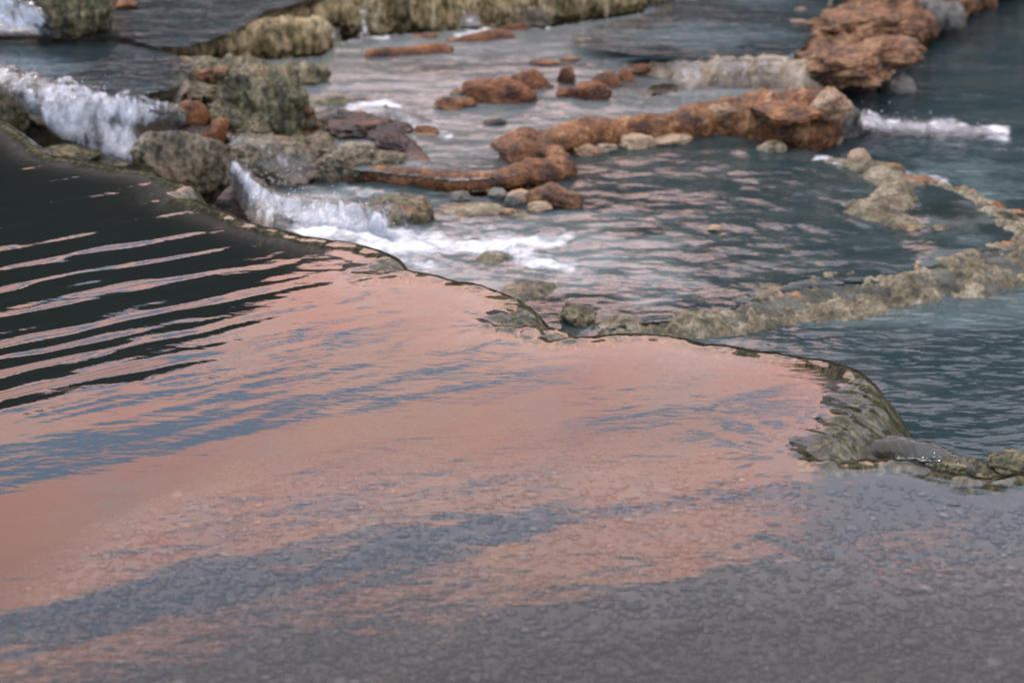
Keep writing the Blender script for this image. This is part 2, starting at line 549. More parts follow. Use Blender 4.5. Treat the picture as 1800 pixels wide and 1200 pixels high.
def near_bed(name, lip):
    m, nt, out = new_mat(name)
    b = NB(nt)
    v = b.pos((1, 1, 1))
    wv = b.n('ShaderNodeVectorMath', operation='ADD')
    nzc = b.n('ShaderNodeTexNoise'); b.l(v, nzc.inputs['Vector']); nzc.inputs['Scale'].default_value = 9
    sc = b.n('ShaderNodeVectorMath', operation='SCALE'); b.l(nzc.outputs['Color'], sc.inputs[0]); sc.inputs['Scale'].default_value = 0.05
    b.l(v, wv.inputs[0]); b.l(sc.outputs[0], wv.inputs[1])
    cel = b.n('ShaderNodeTexVoronoi'); b.l(wv.outputs[0], cel.inputs['Vector']); cel.inputs['Scale'].default_value = 34
    ce2 = b.n('ShaderNodeTexVoronoi'); b.l(wv.outputs[0], ce2.inputs['Vector']); ce2.inputs['Scale'].default_value = 80
    h1 = b.n('ShaderNodeSeparateColor'); b.l(cel.outputs['Color'], h1.inputs[0])
    h2 = b.n('ShaderNodeSeparateColor'); b.l(ce2.outputs['Color'], h2.inputs[0])
    big = b.noise(v, 0.9, 4, 0.6)
    med = b.noise(v, 3.2, 5, 0.6)
    pick = b.sm(b.math('ADD', b.math('MULTIPLY', h1.outputs[1], 0.5), med), 0.68, 0.74)
    tone = b.math('ADD', b.math('MULTIPLY', h1.outputs[0], pick), b.math('MULTIPLY', h2.outputs[0], b.math('SUBTRACT', 1.0, pick)))
    c = b.ramp(tone, [(0.0, (0.135, 0.115, 0.107)), (0.5, (0.175, 0.150, 0.140)), (0.85, (0.21, 0.181, 0.168)), (1.0, (0.27, 0.235, 0.216))])
    c = b.mix(b.math('MULTIPLY', b.sm(big, 0.42, 0.62), 0.8), c, (0.155, 0.125, 0.112))
    c = b.mix(b.math('MULTIPLY', b.sm(b.noise(v, 1.7, 4, 0.6), 0.55, 0.68), 0.6), c, (0.10, 0.09, 0.072))
    hgt = b.math('MULTIPLY', cel.outputs['Distance'], -0.15)
    if lip:
        cmb = b.n('ShaderNodeCombineXYZ')
        b.l(b.attr('along'), cmb.inputs[0]); b.l(b.math('MULTIPLY', b.attr('across'), 0.16), cmb.inputs[1])
        n1 = b.noise(cmb.outputs[0], 30, 5, 0.65, 0.4)
        n0 = b.noise(b.pos((1, 1, 0.4)), 30, 5, 0.65)
        f = b.math('ADD', b.math('MULTIPLY', n1, 0.5), b.math('MULTIPLY', n0, 0.5))
        moss = b.ramp(f, [(0.38, (0.016, 0.015, 0.005)), (0.46, (0.065, 0.056, 0.020)), (0.53, (0.16, 0.135, 0.060)), (0.62, (0.34, 0.285, 0.17))])
        lf = b.sm(b.math('ADD', b.attr('lip'), b.math('MULTIPLY', b.math('SUBTRACT', n0, 0.5), 1.2)), 0.10, 0.5)
        c = b.mix(lf, c, moss)
        hgt = b.math('ADD', b.math('MULTIPLY', hgt, b.math('SUBTRACT', 1.0, lf)), b.math('MULTIPLY', f, lf))
    bs = b.n('ShaderNodeBsdfPrincipled'); b.l(c, bs.inputs['Base Color']); bs.inputs['Roughness'].default_value = 0.8
    b.l(b.bump(hgt, 0.005), bs.inputs['Normal'])
    b.l(bs.outputs[0], out.inputs[0])
    return m
BED = near_bed('pebbly_silt', False)
COMBED = near_bed('combed_moss', True)

NEARW = water_mat('near_pool_water', (0.008, 0.011, 0.010), 7.0, [(6, 0.55, 1.5, 0.0004, 2), (26, 0.5, 1.4, 0.00012, 2)], tint=(0.93, 0.95, 0.95), rough=0.0, rot=-math.atan2(cd[1], cd[0]))

V = np.stack([X, Y, zr], -1).reshape(-1, 3)
fr_ = s_.ravel()
bedk = (s_ < -0.02)
lipk = (s_ > -0.08) & (s_ < 0.62)
f = grid_faces(*near_n, keep=bedk)
v2, f2, a2 = compact(V, f, {'along': t_.ravel(), 'across': fr_, 'lip': lip_.ravel()})
tag(mesh_from('pool_bed', v2, f2, COMBED, attrs=a2), kind='structure')
f = grid_faces(*near_n, keep=lipk)
V2 = V.copy(); V2[:, 2] -= 0.003 + 0.05 * ss(-0.03, -0.07, fr_)
v2, f2, a2 = compact(V2, f, {'along': t_.ravel(), 'across': fr_, 'lip': lip_.ravel()})
rim = mesh_from('travertine_dam', v2, f2, COMBED, attrs=a2)
tag(rim, 'long scalloped travertine rim with olive moss, holding back the pink reflecting pool', 'rim')
watk = (s_ < 0.30)
f = grid_faces(*near_n, keep=watk)
Wv = np.stack([X, Y, zw], -1).reshape(-1, 3)
v2, f2, a2 = compact(Wv, f, {'depth': dep_.ravel(), 'foam': np.zeros(dep_.size)})
tag(mesh_from('pool_water', v2, f2, NEARW, attrs=a2), kind='structure')

# the same pool carried on towards the viewer's feet and to both sides
def apron(name, z, mat, x0, x1, y0, y1, attrs):
    n = 24
    xs = np.linspace(x0, x1, n); ys = np.linspace(y0, y1, n)
    xx, yy = np.meshgrid(xs, ys)
    vv = np.stack([xx, yy, np.full_like(xx, z)], -1).reshape(-1, 3)
    return tag(mesh_from(name, vv, grid_faces(n, n), mat, attrs={k: np.full(n * n, q) for k, q in attrs.items()}), kind='structure')
apron('pool_bed', -0.13, BED, -7, 6, 0.6, 3.44, {})
apron('pool_water', 0.0, NEARW, -7, 6, 0.6, 3.40, {'depth': 0.12, 'foam': 0})

# ------------------------------------------------------------------ pebbles lying on the near bed
def ico(sub):
    bm = bmesh.new()
    bmesh.ops.create_icosphere(bm, subdivisions=sub, radius=1)
    vs = np.array([q.co[:] for q in bm.verts]); fs = np.array([[w.index for w in q.verts] for q in bm.faces])
    bm.free()
    return vs, fs
ICO = {k: ico(k) for k in (1, 2, 4, 5, 6)}


def scatter_pebbles(n):
    iv, jf = ICO[1]
    px = rng.uniform(-150, 1950, n); py = 1230 - 680 * rng.power(1.0, n) ** 1.0 * rng.random(n) ** 0.6
    q = P(px, py, 0.0)
    x, y = q[:, 0], q[:, 1]
    ss_, _, _, DD, _ = near_fields(x, y)
    dd, _, _ = near_depth(x, y, ss_)
    ok = (ss_ < -0.15) & (dd < 0.25)
    x, y, dd = x[ok], y[ok], dd[ok]
    k = len(x)
    a = np.clip(rng.lognormal(math.log(0.0105), 0.5, k), 0.005, 0.042)
    asp = rng.uniform(0.5, 0.95, k)
    hh = rng.uniform(0.03, 0.07, k)
    ang = rng.uniform(0, math.pi, k)
    base = iv[None] * np.stack([a, a * asp, a * hh], -1)[:, None, :]
    base = base * (1 + 0.10 * rng.normal(size=(k, len(iv), 1)))
    tx, ty = rng.normal(0, 0.08, k), rng.normal(0, 0.08, k)
    c, s0 = np.cos(ang)[:, None], np.sin(ang)[:, None]
    bx = base[..., 0] * c - base[..., 1] * s0
    by = base[..., 0] * s0 + base[..., 1] * c
    bz = base[..., 2] + tx[:, None] * bx + ty[:, None] * by
    vv = np.stack([bx + x[:, None], by + y[:, None], bz + (-dd + 0.004)[:, None]], -1)
    vv[..., 2] = np.minimum(vv[..., 2], -0.012)
    ff = (jf[None] + (np.arange(k) * len(iv))[:, None, None]).reshape(-1, 3)
    tone = np.repeat(rng.random(k), len(iv))
    return vv.reshape(-1, 3), ff, tone
m, nt, out = new_mat('pebble_stone')
b = NB(nt)
c = b.ramp(b.attr('tone'), [(0.0, (0.115, 0.100, 0.093)), (0.4, (0.17, 0.148, 0.138)), (0.75, (0.225, 0.196, 0.183)), (0.93, (0.30, 0.26, 0.242)), (1.0, (0.44, 0.375, 0.34))])
bs = b.n('ShaderNodeBsdfPrincipled'); b.l(c, bs.inputs['Base Color']); bs.inputs['Roughness'].default_value = 0.8
b.l(bs.outputs[0], out.inputs[0])
pv, pf, pt = scatter_pebbles(14000)
tag(mesh_from('pebbles', pv, pf, m, attrs={'tone': pt}), 'grey pebbles lying on the bed of the pink reflecting pool', 'pebbles', kind='stuff')

# ------------------------------------------------------------------ lower pools: water over travertine beds
def strokes(px, py, lst):
    f = np.zeros(px.shape)
    nq = np.stack([px / 70, py / 26, np.zeros_like(px)], -1)
    px = px + 26 * fbm(nq + 3.3, 3); py = py + 15 * fbm(nq + 8.8, 3)
    for (pts, r, a) in lst:
        d, _ = poly_dist(px, py * 1.0, pts)
        f = np.maximum(f, a * np.exp(-(d / r) ** 2))
    return f * (0.85 + 0.5 * fbm(nq * 1.7 + 1.1, 3))


def blobs(px, py, base, lst):
    d = np.full(px.shape, float(base))
    for (cx, cy, rx, ry, val) in lst:
        w = np.exp(-(((px - cx) / rx) ** 2 + ((py - cy) / ry) ** 2))
        d = d * (1 - w) + val * w
    return d


def patch(zf, rect, step, poly, mat, depth=None, foam=None, bed=None, rip=0.0, name='pool_water', kind='structure', milk=None, relief=0.0):
    x0, x1, y0, y1 = rect
    xs = np.arange(x0, x1, step[0]); ys = np.arange(y1, y0, -step[1])
    A, B = np.meshgrid(xs, ys)
    keep = inside(A, B, poly) if poly else np.ones(A.shape, bool)
    z = zf(A, B) if callable(zf) else np.full(A.shape, float(zf))
    q = P(A, B, z)
    dp = blobs(A, B, *depth) if depth else np.full(A.shape, 0.3)
    dp = np.maximum(0.004, dp * (1 + 0.9 * fbm(q * np.array([1.6, 1.6, 1]), 4)))
    fo = strokes(A, B, foam) if foam else np.zeros(A.shape)
    w = q.copy()
    w[..., 2] += rip * fbm(q * np.array([4.0, 6.0, 1]), 3) + 0.035 * fo * fbm(q * np.array([8.0, 9.0, 3.0]), 3)
    if relief:
        w[..., 2] += relief * ridged(q * np.array([2.2, 2.2, 2.2]), 3) + 0.3 * relief * fbm(q * np.array([9, 9, 2.5]), 3) + 0.08 * ss(360, 430, A) * ss(560, 480, A) * ss(90, 140, B) * ss(320, 250, B) - 0.09 * ss(380, 310, A) - 0.35 * ss(500, 580, A) * ss(330, 250, B)
    f = grid_faces(len(xs), len(ys), keep)
    v2, f2, a2 = compact(w.reshape(-1, 3), f, {'depth': dp.ravel(), 'foam': fo.ravel(), 'milk': (blobs(A, B, *milk) if milk else np.zeros(A.shape)).ravel()})
    o = mesh_from(name, v2, f2, mat, attrs=a2)
    tag(o, kind=kind)
    if bed:
        g = q.copy()
        g[..., 2] -= dp + 0.002
        v2, f2, a2 = compact(g.reshape(-1, 3), f, {})
        tag(mesh_from('pool_bed', v2, f2, bed), kind='structure')
    return o


DEEPW = water_mat('deep_teal_water', (0.018, 0.034, 0.038), 9, [(2.8, 0.6, 1.6, 0.012, 2), (8, 0.55, 1.5, 0.0085, 2), (26, 0.7, 1.4, 0.0012, 2)], shallow=(0.032, 0.047, 0.049), rough=0.02, milk=(0.075, 0.112, 0.116))
MIDW = water_mat('mid_pool_water', (0.022, 0.036, 0.038), 14, [(6.0, 0.8, 1.4, 0.0027, 2), (16, 0.75, 1.4, 0.0019, 2), (32, 0.7, 1.4, 0.0010, 2)], shallow=(0.036, 0.052, 0.052), rough=0.02, milk=(0.155, 0.195, 0.20))
MILKW = water_mat('milky_stream_water', (0.125, 0.152, 0.158), 14, [(4.5, 0.6, 1.6, 0.008, 3), (13, 0.6, 1.4, 0.0036, 3)], shallow=(0.175, 0.19, 0.185), rough=0.03)
TOPW = water_mat('upper_pool_water', (0.017, 0.028, 0.031), 9, [(3.6, 0.7, 1.6, 0.018, 3), (11, 0.6, 1.5, 0.008, 3)], shallow=(0.03, 0.048, 0.054), rough=0.03, milk=(0.065, 0.10, 0.112))

# lowest level: the big teal pool on the right that runs under everything else
L1, LM, LU = -0.568, -0.50, -0.42
patch(L1, (940, 2300, -90, 1000), (5, 3.2), None, DEEPW,
      depth=(0.5, [(1450, 545, 330, 28, 0.04), (1180, 580, 160, 22, 0.05), (1760, 515, 120, 26, 0.05), (1560, 215, 60, 30, 0.12), (1500, 530, 160, 20, 0.05), (1620, 500, 150, 40, 0.05)]),
      milk=(0.0, [(1680, 320, 220, 80, 0.55), (1560, 545, 260, 36, 0.9), (1250, 590, 160, 26, 0.5), (1760, 520, 120, 40, 0.8)]),
      foam=[([(1500, 205), (1540, 214), (1600, 220), (1680, 228), (1760, 236)], 15, 1.0), ([(1590, 302), (1650, 318), (1690, 340)], 9, 0.75),
            ([(1240, 152), (1320, 150), (1400, 152)], 12, 1.0), ([(1700, 490), (1760, 484)], 7, 0.8), ([(1270, 522), (1360, 524)], 7, 0.55), ([(1560, 240), (1800, 262)], 10, 0.35)],
      bed=HOUSEBED, rip=0.010)

MIDPOLY = [(480, 330), (560, 318), (700, 322), (850, 345), (940, 330), (965, 290), (1010, 262), (1230, 228), (1420, 262), (1500, 284), (1560, 300), (1680, 335), (1790, 395), (1800, 440),
           (1700, 462), (1610, 494), (1480, 499), (1400, 508), (1350, 524), (1240, 556), (1060, 580), (1000, 640), (480, 640)]
patch(lambda a, c: LM + 0.03 * ss(1560, 1640, a - (c - 380) * 0.3) * ss(480, 430, c) + 0.02 * ss(900, 600, a), (440, 1830, 220, 660), (4, 2.6), MIDPOLY, MIDW,
      depth=(0.24, [(800, 460, 190, 90, 0.10), (1000, 430, 140, 60, 0.09), (1690, 380, 120, 50, 0.035), (1180, 500, 130, 40, 0.08), (1560, 370, 50, 16, 0.02), (1050, 386, 130, 10, 0.02), (980, 404, 90, 8, 0.025), (1060, 430, 60, 8, 0.04), (860, 420, 60, 8, 0.02),
                    (860, 370, 110, 22, 0.03), (860, 460, 45, 20, 0.03), (1310, 300, 200, 40, 0.3), (1350, 420, 150, 50, 0.34), (1380, 262, 50, 14, 0.03), (930, 520, 90, 50, 0.05)]),
      foam=[([(540, 400), (640, 402), (710, 420)], 30, 1.15), ([(690, 434), (760, 430), (830, 434), (900, 430), (990, 420)], 17, 1.05), ([(700, 460), (800, 468)], 14, 0.6),
            ([(900, 440), (940, 456), (1010, 474)], 15, 0.85), ([(790, 395), (860, 402)], 8, 0.6), ([(600, 330), (650, 345)], 12, 0.5), ([(1430, 281), (1480, 286)], 5, 1.0),
            ([(850, 415), (1010, 412)], 10, 0.5), ([(1020, 560), (1040, 540), (1030, 575)], 9, 0.6), ([(1560, 318), (1600, 305)], 9, 0.6), ([(640, 420), (700, 450)], 18, 0.8)],
      bed=HOUSEBED, rip=0.010, milk=(0.0, [(740, 470, 230, 100, 1.0), (960, 445, 190, 56, 1.0), (1150, 490, 170, 60, 0.65), (1030, 385, 120, 16, 0.8), (640, 350, 160, 40, 0.6), (1690, 390, 100, 50, 0.5)]))

UPPOLY = [(380, 108), (560, 100), (600, 74), (660, 62), (850, 50), (960, 48), (1130, 22), (1160, -60), (1480, -60), (1440, 60), (1400, 96), (1390, 135), (1150, 150), (1130, 170), (1250, 150), (1420, 160),
          (1500, 200), (1475, 222), (1350, 210), (1240, 211), (1120, 223), (1000, 240), (952, 254), (958, 298), (900, 312), (800, 318), (700, 308), (620, 300), (560, 250), (540, 170), (420, 130)]
patch(lambda a, c: np.where(a > 1060, LU + 0.14 * ss(118, 100, c + 0 * a) * ss(1040, 1180, a), LU) + 0.10 * ss(260, 60, c) * ss(1180, 1040, a),
      (360, 1520, -70, 345), (4, 2.2), UPPOLY, MILKW,
      depth=(0.12, [(1220, 55, 200, 40, 0.0 + 0.1), (760, 120, 130, 18, 0.02), (640, 180, 90, 16, 0.014), (980, 115, 120, 10, 0.02), (800, 280, 90, 40, 0.09), (1000, 200, 200, 30, 0.10), (880, 300, 90, 18, 0.03),
                    (1080, 150, 90, 14, 0.03), (1250, 130, 120, 16, 0.01), (700, 225, 60, 20, 0.03), (560, 105, 80, 14, 0.05)]),
      foam=[([(585, 80), (640, 66), (680, 64)], 9, 1.0), ([(800, 58), (850, 50)], 7, 1.0), ([(920, 46), (1000, 38), (1080, 24)], 7, 0.7), ([(620, 195), (680, 185), (720, 210), (760, 218)], 13, 0.95),
            ([(710, 238), (790, 240)], 6, 0.8), ([(385, 118), (420, 150)], 10, 0.7), ([(640, 205), (700, 222)], 12, 0.7)],
      bed=HOUSEBED, rip=0.008)
# the quiet teal basin behind the cream fall
patch(LU + 0.155, (930, 1500, -70, 110), (4, 2.0), [(1000, 62), (1060, 40), (1150, 20), (1160, -60), (1480, -60), (1440, 60), (1390, 94), (1280, 104), (1120, 98), (1010, 84)], TOPW,
      depth=(0.3, [(1030, 70, 40, 30, 0.03)]), foam=[([(1060, 30), (1140, 16)], 5, 0.4)], rip=0.004, milk=(0.0, [(1210, 62, 190, 26, 0.8), (1320, 0, 90, 18, 0.7)]))

L4, L5 = -0.12, -0.085
patch(L4, (-420, 380, 60, 210), (4, 2.0), [(-400, 70), (0, 70), (190, 70), (300, 92), (345, 110), (330, 142), (300, 160), (220, 170), (140, 158), (60, 138), (0, 118), (-400, 100)], TOPW,
      depth=(0.3, [(320, 130, 30, 40, 0.03), (120, 75, 150, 8, 0.04)]), bed=HOUSEBED, rip=0.006, milk=(0.0, [(40, 118, 160, 26, 0.8), (-200, 110, 200, 40, 0.8)]))
patch(L5, (-420, 1160, -80, 92), (4, 2.0), [(-400, 62), (0, 62), (150, 61), (215, 66), (265, 82), (330, 84), (400, 62), (440, 40), (470, 20), (540, 4), (620, -10), (760, -34), (1150, -60), (1150, -80), (-400, -80)], TOPW,
      depth=(0.3, [(210, 68, 60, 6, 0.02)]), foam=[([(-40, 50), (40, 50), (105, 60)], 10, 0.9), ([(120, 62), (150, 60)], 4, 0.7)], bed=HOUSEBED, rip=0.004)

# ground that carries the cascades on the left, and the land all around
patch(lambda a, c: -0.22 - 0.53 * ss(120, 340, c + 0.05 * a) + 0 * a, (-420, 760, 130, 640), (5, 3), None, MOSS, depth=(0.0, []), name='ground', rip=0.05, relief=0.13)
gxx, gyy = np.meshgrid(np.linspace(-70, 70, 150), np.linspace(-40, 75, 130))
dd = np.maximum(np.abs(gxx) - 9, 0) + np.maximum(gyy - 19, 0) + np.maximum(-1 - gyy, 0)
gz = -1.35 + 0.06 * dd + 0.25 * fbm(p3(gxx, gyy, 0.15, 0.15, 2), 4)
m, nt, out = new_mat('grassy_earth')
b = NB(nt)
c = b.ramp(b.noise(b.pos(), 1.5, 6, 0.65), [(0.3, (0.03, 0.03, 0.015)), (0.55, (0.06, 0.065, 0.03)), (0.75, (0.12, 0.10, 0.06))])
bs = b.n('ShaderNodeBsdfPrincipled'); b.l(c, bs.inputs['Base Color']); bs.inputs['Roughness'].default_value = 0.9
b.l(bs.outputs[0], out.inputs[0])
EARTH = m
tag(mesh_from('ground', np.stack([gxx, gyy, gz], -1).reshape(-1, 3), grid_faces(150, 130), EARTH), kind='structure')

# wooded hillside across the valley; its outline is what darkens the far half of the pools
az = np.radians(np.linspace(-75, 75, 700))
prof_a = np.radians([-75, -40, -20, -14, -9, -5, -2, 1, 5, 8, 11, 14, 17, 25, 40, 75])
prof_e = np.array([15, 18.5, 19, 18.5, 17.0, 15.4, 15.2, 15.3, 15.8, 17.8, 20.6, 21.6, 21.2, 19, 16, 13])
top = np.interp(az, prof_a, prof_e)
rad = np.linspace(44, 62, 40)
AZ, RD = np.meshgrid(az, rad)
TOP = np.tan(np.radians(np.interp(AZ, prof_a, prof_e))) * 60.0
fr = ss(44, 60, RD)
hz = -1.0 + (TOP + 1.0) * fr ** 1.3
q = np.stack([AZ * 60, RD, hz], -1)
hz = hz + (1.3 * fbm(q * 0.28, 4) + 0.7 * ridged(q * 0.8, 3)) * ss(0.05, 0.6, fr)
m, nt, out = new_mat('wooded_slope')
b = NB(nt)
c = b.ramp(b.noise(b.pos(), 0.7, 6, 0.7), [(0.35, (0.010, 0.013, 0.008)), (0.55, (0.022, 0.028, 0.015)), (0.7, (0.045, 0.05, 0.03))])
bs = b.n('ShaderNodeBsdfPrincipled'); b.l(c, bs.inputs['Base Color']); bs.inputs['Roughness'].default_value = 0.9
b.l(b.bump(b.noise(b.pos(), 1.2, 5, 0.7), 0.8), bs.inputs['Normal'])
b.l(bs.outputs[0], out.inputs[0])
tag(mesh_from('hills', np.stack([RD * np.sin(AZ), RD * np.cos(AZ), hz], -1).reshape(-1, 3), grid_faces(700, 40), m), kind='structure')

# ------------------------------------------------------------------ rocks
def disp_rock(v, seed, amt, freq, lump=0.5, strand=0.0, flat=None):
    """v: unit sphere points -> knobbly unit rock"""
    o = np.array([seed * 3.17, seed * 1.31, seed * 2.71])
    rs = np.random.default_rng(int(seed * 1000))
    v = v.copy()
    for _ in range(9):
        nn = rs.normal(size=3) * np.array([1, 1, 0.8]); nn /= np.linalg.norm(nn)
        ex = np.maximum(0, v @ nn - rs.uniform(0.55, 0.85))
        v -= 0.8 * ex[:, None] * nn
    v *= 1.08
    d = 1 + amt * (fbm(v * freq + o, 4, 0.52) * (1 - lump) + lump * 0.6 * ridged(v * freq * 1.3 + o, 4))
    d = d + 0.035 * fbm(v * freq * 6 + o, 3)
    if strand:
        vs = v * np.array([1, 1, 0.22])
        d = d + strand * (fbm(vs * 9 + o, 3) * 0.7 + 0.5 * ridged(vs * 15 + o, 2)) * (0.5 + 0.5 * ss(0.75, 0.2, v[:, 2]))
        d = d * (1 - 0.16 * ss(0.0, -0.8, v[:, 2]) )
    return v * d[:, None]


_seed = [1.0]


def rock(name, px, py, w, h, z, mat, label, cat='rock', amt=0.35, freq=1.5, lump=0.5, strand=0.0, rotz=None, dr=0.85, sub=5, group=None, tilt=0.0, boxy=0.0, parent=None):
    """px, py: middle of the visible stone in the photo; w, h: its visible size there; z: level of the water or ledge it sits on"""
    _seed[0] += 1.37
    sd = _seed[0]
    D = dist_at(px, py, z + 0.05)
    sc = D / FPX
    a = 0.5 * w * sc
    bb = a * dr
    dep = PITCH - math.atan((600 - py) / FPX)
    vis = 0.5 * h * sc
    bb = min(bb, 0.85 * vis / math.sin(dep))
    c = math.sqrt(max(vis ** 2 - (bb * math.sin(dep)) ** 2, (0.35 * vis) ** 2)) / math.cos(dep)
    ctr = P(px, py + 0.11 * h, z + 0.30 * c)
    v, fcs = ICO[sub]
    v = v.copy()
    if boxy:
        v = np.sign(v) * np.abs(v) ** (1 - boxy)
    v = disp_rock(v, sd, amt, freq, lump, strand)
    v = v * np.array([a, bb, c * 1.08])
    low = v[:, 2] < -0.6 * c
    v[low, 2] = -0.6 * c + (v[low, 2] + 0.6 * c) * 0.6
    if tilt:
        ct, st = math.cos(tilt), math.sin(tilt)
        v = np.stack([v[:, 0] * ct - v[:, 2] * st, v[:, 1], v[:, 0] * st + v[:, 2] * ct], -1)
    o = mesh_from(name, v, fcs, mat)
    o.location = ctr
    if rotz: o.rotation_euler = (0, 0, rotz)
    if parent is not None:
        o.parent = parent
        o.location = Vector(ctr) - parent.location
    elif label:
        tag(o, label, cat, group)
    return o


def tube(name, pts, z, mat, label, cat, squash=0.9, amt=0.3, freq=9.0, strand=0.0, group=None, nseg=64, per=10, flatbase=True, lump=0.5, step_m=0.012):
    """an uneven ridge along photo points (px, py, visible half-height[, z])"""
    _seed[0] += 1.37
    sd = _seed[0]
    ctrl = []
    for p in pts:
        zz = p[3] if len(p) > 3 else z
        q = P(p[0], p[1], zz)
        sc = float(np.linalg.norm(q - np.array([0, 0, CAM_H]))) / FPX
        ctrl.append([*q, p[2] * sc])
    c = catmull(np.array(ctrl), per)
    L = np.concatenate([[0], np.cumsum(np.linalg.norm(np.diff(c[:, :3], axis=0), axis=1))])
    n = int(np.clip(L[-1] / step_m, 24, 420))
    ti = np.linspace(0, L[-1], n)
    c = np.stack([np.interp(ti, L, c[:, k]) for k in range(4)], -1)
    tan = np.gradient(c[:, :3], axis=0)
    tan /= np.linalg.norm(tan, axis=1)[:, None]
    side = np.cross(tan, np.array([0, 0, 1.0])); side /= np.linalg.norm(side, axis=1)[:, None]
    up = np.cross(side, tan)
    endt = np.minimum(ti, L[-1] - ti) / np.maximum(c[:, 3], 1e-3)
    cap = np.sqrt(np.clip(1 - (1 - np.clip(endt, 0, 1)) ** 2, 0.0004, 1))
    th = np.linspace(0, 2 * math.pi, nseg, endpoint=False)
    r = (c[:, 3] * cap)[:, None]
    base = c[:, None, :3] + r[..., None] * (np.cos(th)[None, :, None] * side[:, None] + squash * np.sin(th)[None, :, None] * up[:, None])
    dirv = np.cos(th)[None, :, None] * side[:, None] + np.sin(th)[None, :, None] * up[:, None]
    o = np.array([sd * 3.17, sd * 1.3, sd * 2.2])
    nz = fbm(base * freq + o, 4, 0.55) * (1 - lump) + lump * 0.6 * ridged(base * freq * 0.8 + o, 4) + 0.10 * fbm(base * freq * 5 + o, 2)
    if strand:
        bs_ = base * np.array([1, 1, 0.22])
        nz = nz + strand * (fbm(bs_ * 34 + o, 3) + 0.6 * ridged(bs_ * 20 + o, 2))
    vv = base + dirv * (nz * amt * r)[..., None]
    vv = vv.reshape(-1, 3)
    idx = np.arange(n * nseg).reshape(n, nseg)
    f = np.stack([idx[:-1], np.roll(idx, -1, 1)[:-1], np.roll(idx, -1, 1)[1:], idx[1:]], -1).reshape(-1, 4)
    org = c[0, :3].copy()
    ob = mesh_from(name, vv - org, f[:, ::-1], mat)
    ob.location = org
    if label: tag(ob, label, cat, group)
    return ob


def add_part(o, p):
    """make p a part of o, keeping it where it is"""
    p.parent = o
    p.location = p.location - o.location
    return p


def mound(name, pts, z, mat, label, cat, noise=0.06, nf=5.0, res=0.011, flat=1.0, group=None, wet=None):
    """a low uneven bank: pts are (px, py, half-width in metres, height in metres) along its crest"""
    _seed[0] += 1.37
    sd = _seed[0]
    q = P([p[0] for p in pts], [p[1] for p in pts], [z + p[3] for p in pts])[:, :2]
    c = catmull(np.column_stack([q, [p[2] for p in pts], [p[3] for p in pts]]), 8)
    pad = max(p[2] for p in pts) * 1.4
    xs = np.arange(c[:, 0].min() - pad, c[:, 0].max() + pad, res)
    ys = np.arange(c[:, 1].min() - pad, c[:, 1].max() + pad, res)
    xx, yy = np.meshgrid(xs, ys)
    d, t = poly_dist(xx, yy, [tuple(k) for k in c[:, :2]])
    L = np.concatenate([[0], np.cumsum(np.hypot(*np.diff(c[:, :2], axis=0).T))])
    w = np.interp(t, L, c[:, 2]); h = np.interp(t, L, c[:, 3])
    q3 = np.stack([xx, yy, np.zeros_like(xx)], -1) + sd
    w = w * (1 + 0.75 * fbm(q3 * 2.2, 3))
    u = np.clip(d / w, 0, 1.6)
    prof = np.where(u < 1, (1 - u ** (2 * flat)), -(u - 1) * 1.2)
    n = fbm(q3 * nf, 4) * 0.6 + ridged(q3 * nf * 1.6, 3) * 0.5 + 0.22 * fbm(q3 * nf * 7, 2)
    zz = z - 0.06 + (h + 0.06) * prof + noise * n * np.clip(prof + 0.4, 0, 1)
    keep = zz > z - 0.09
    f = grid_faces(len(xs), len(ys), keep)
    v2, f2, _ = compact(np.stack([xx, yy, zz], -1).reshape(-1, 3), f, {})
    o = mesh_from(name, v2, f2, mat)
    if wet:
        wz = z - 0.06 + (h + 0.06) * prof + 0.013 + 0.25 * noise * fbm(q3 * 2.5, 2)
        f = grid_faces(len(xs), len(ys), (wz > z - 0.03))
        v2, f2, a2 = compact(np.stack([xx, yy, wz], -1).reshape(-1, 3), f, {'depth': np.maximum(0, wz - zz).ravel(), 'foam': (0.55 * ss(0.1, 0.9, u) * (0.5 + fbm(q3 * 4, 3))).ravel() * 0.6, 'milk': np.ones(zz.size)})
        tag(mesh_from('pool_water', v2, f2, wet, attrs=a2), kind='structure')
    return tag(o, label, cat, group)


# ---- the curved rust ridge and its blunt end
ridge = tube('travertine_ridge', [(862, 270, 18), (905, 264, 28), (950, 258, 26), (1000, 248, 26), (1060, 236, 25), (1120, 229, 25), (1180, 225, 27), (1240, 217, 32), (1300, 214, 40), (1350, 216, 48), (1400, 222, 54),
                                  (1445, 226, 54), (1475, 230, 44)], -0.45, ORANGE, 'curved rust orange travertine ridge behind the dark middle pool, thick at one end', 'ridge', amt=1.0, freq=4.5, squash=1.0, strand=0.08)
add_part(ridge, rock('knob', 1385, 192, 130, 40, -0.32, ORANGE, None, amt=0.4, freq=2.4, lump=0.6))
add_part(ridge, rock('knob', 1460, 180, 78, 52, -0.30, PALE, None, amt=0.4, freq=2.6, lump=0.6))
add_part(ridge, rock('knob', 1268, 194, 60, 30, -0.38, PALE, None, amt=0.4, freq=2.4, lump=0.6))
add_part(ridge, rock('knob', 920, 268, 110, 56, -0.44, ORANGE, None, amt=0.35, freq=2.0, lump=0.4, tilt=-0.2))
rock('boulder', 1488, 225, 56, 76, -0.60, GREY, 'grey brown boulder against the thick end of the curved rust ridge', 'boulder', amt=0.3, sub=5)
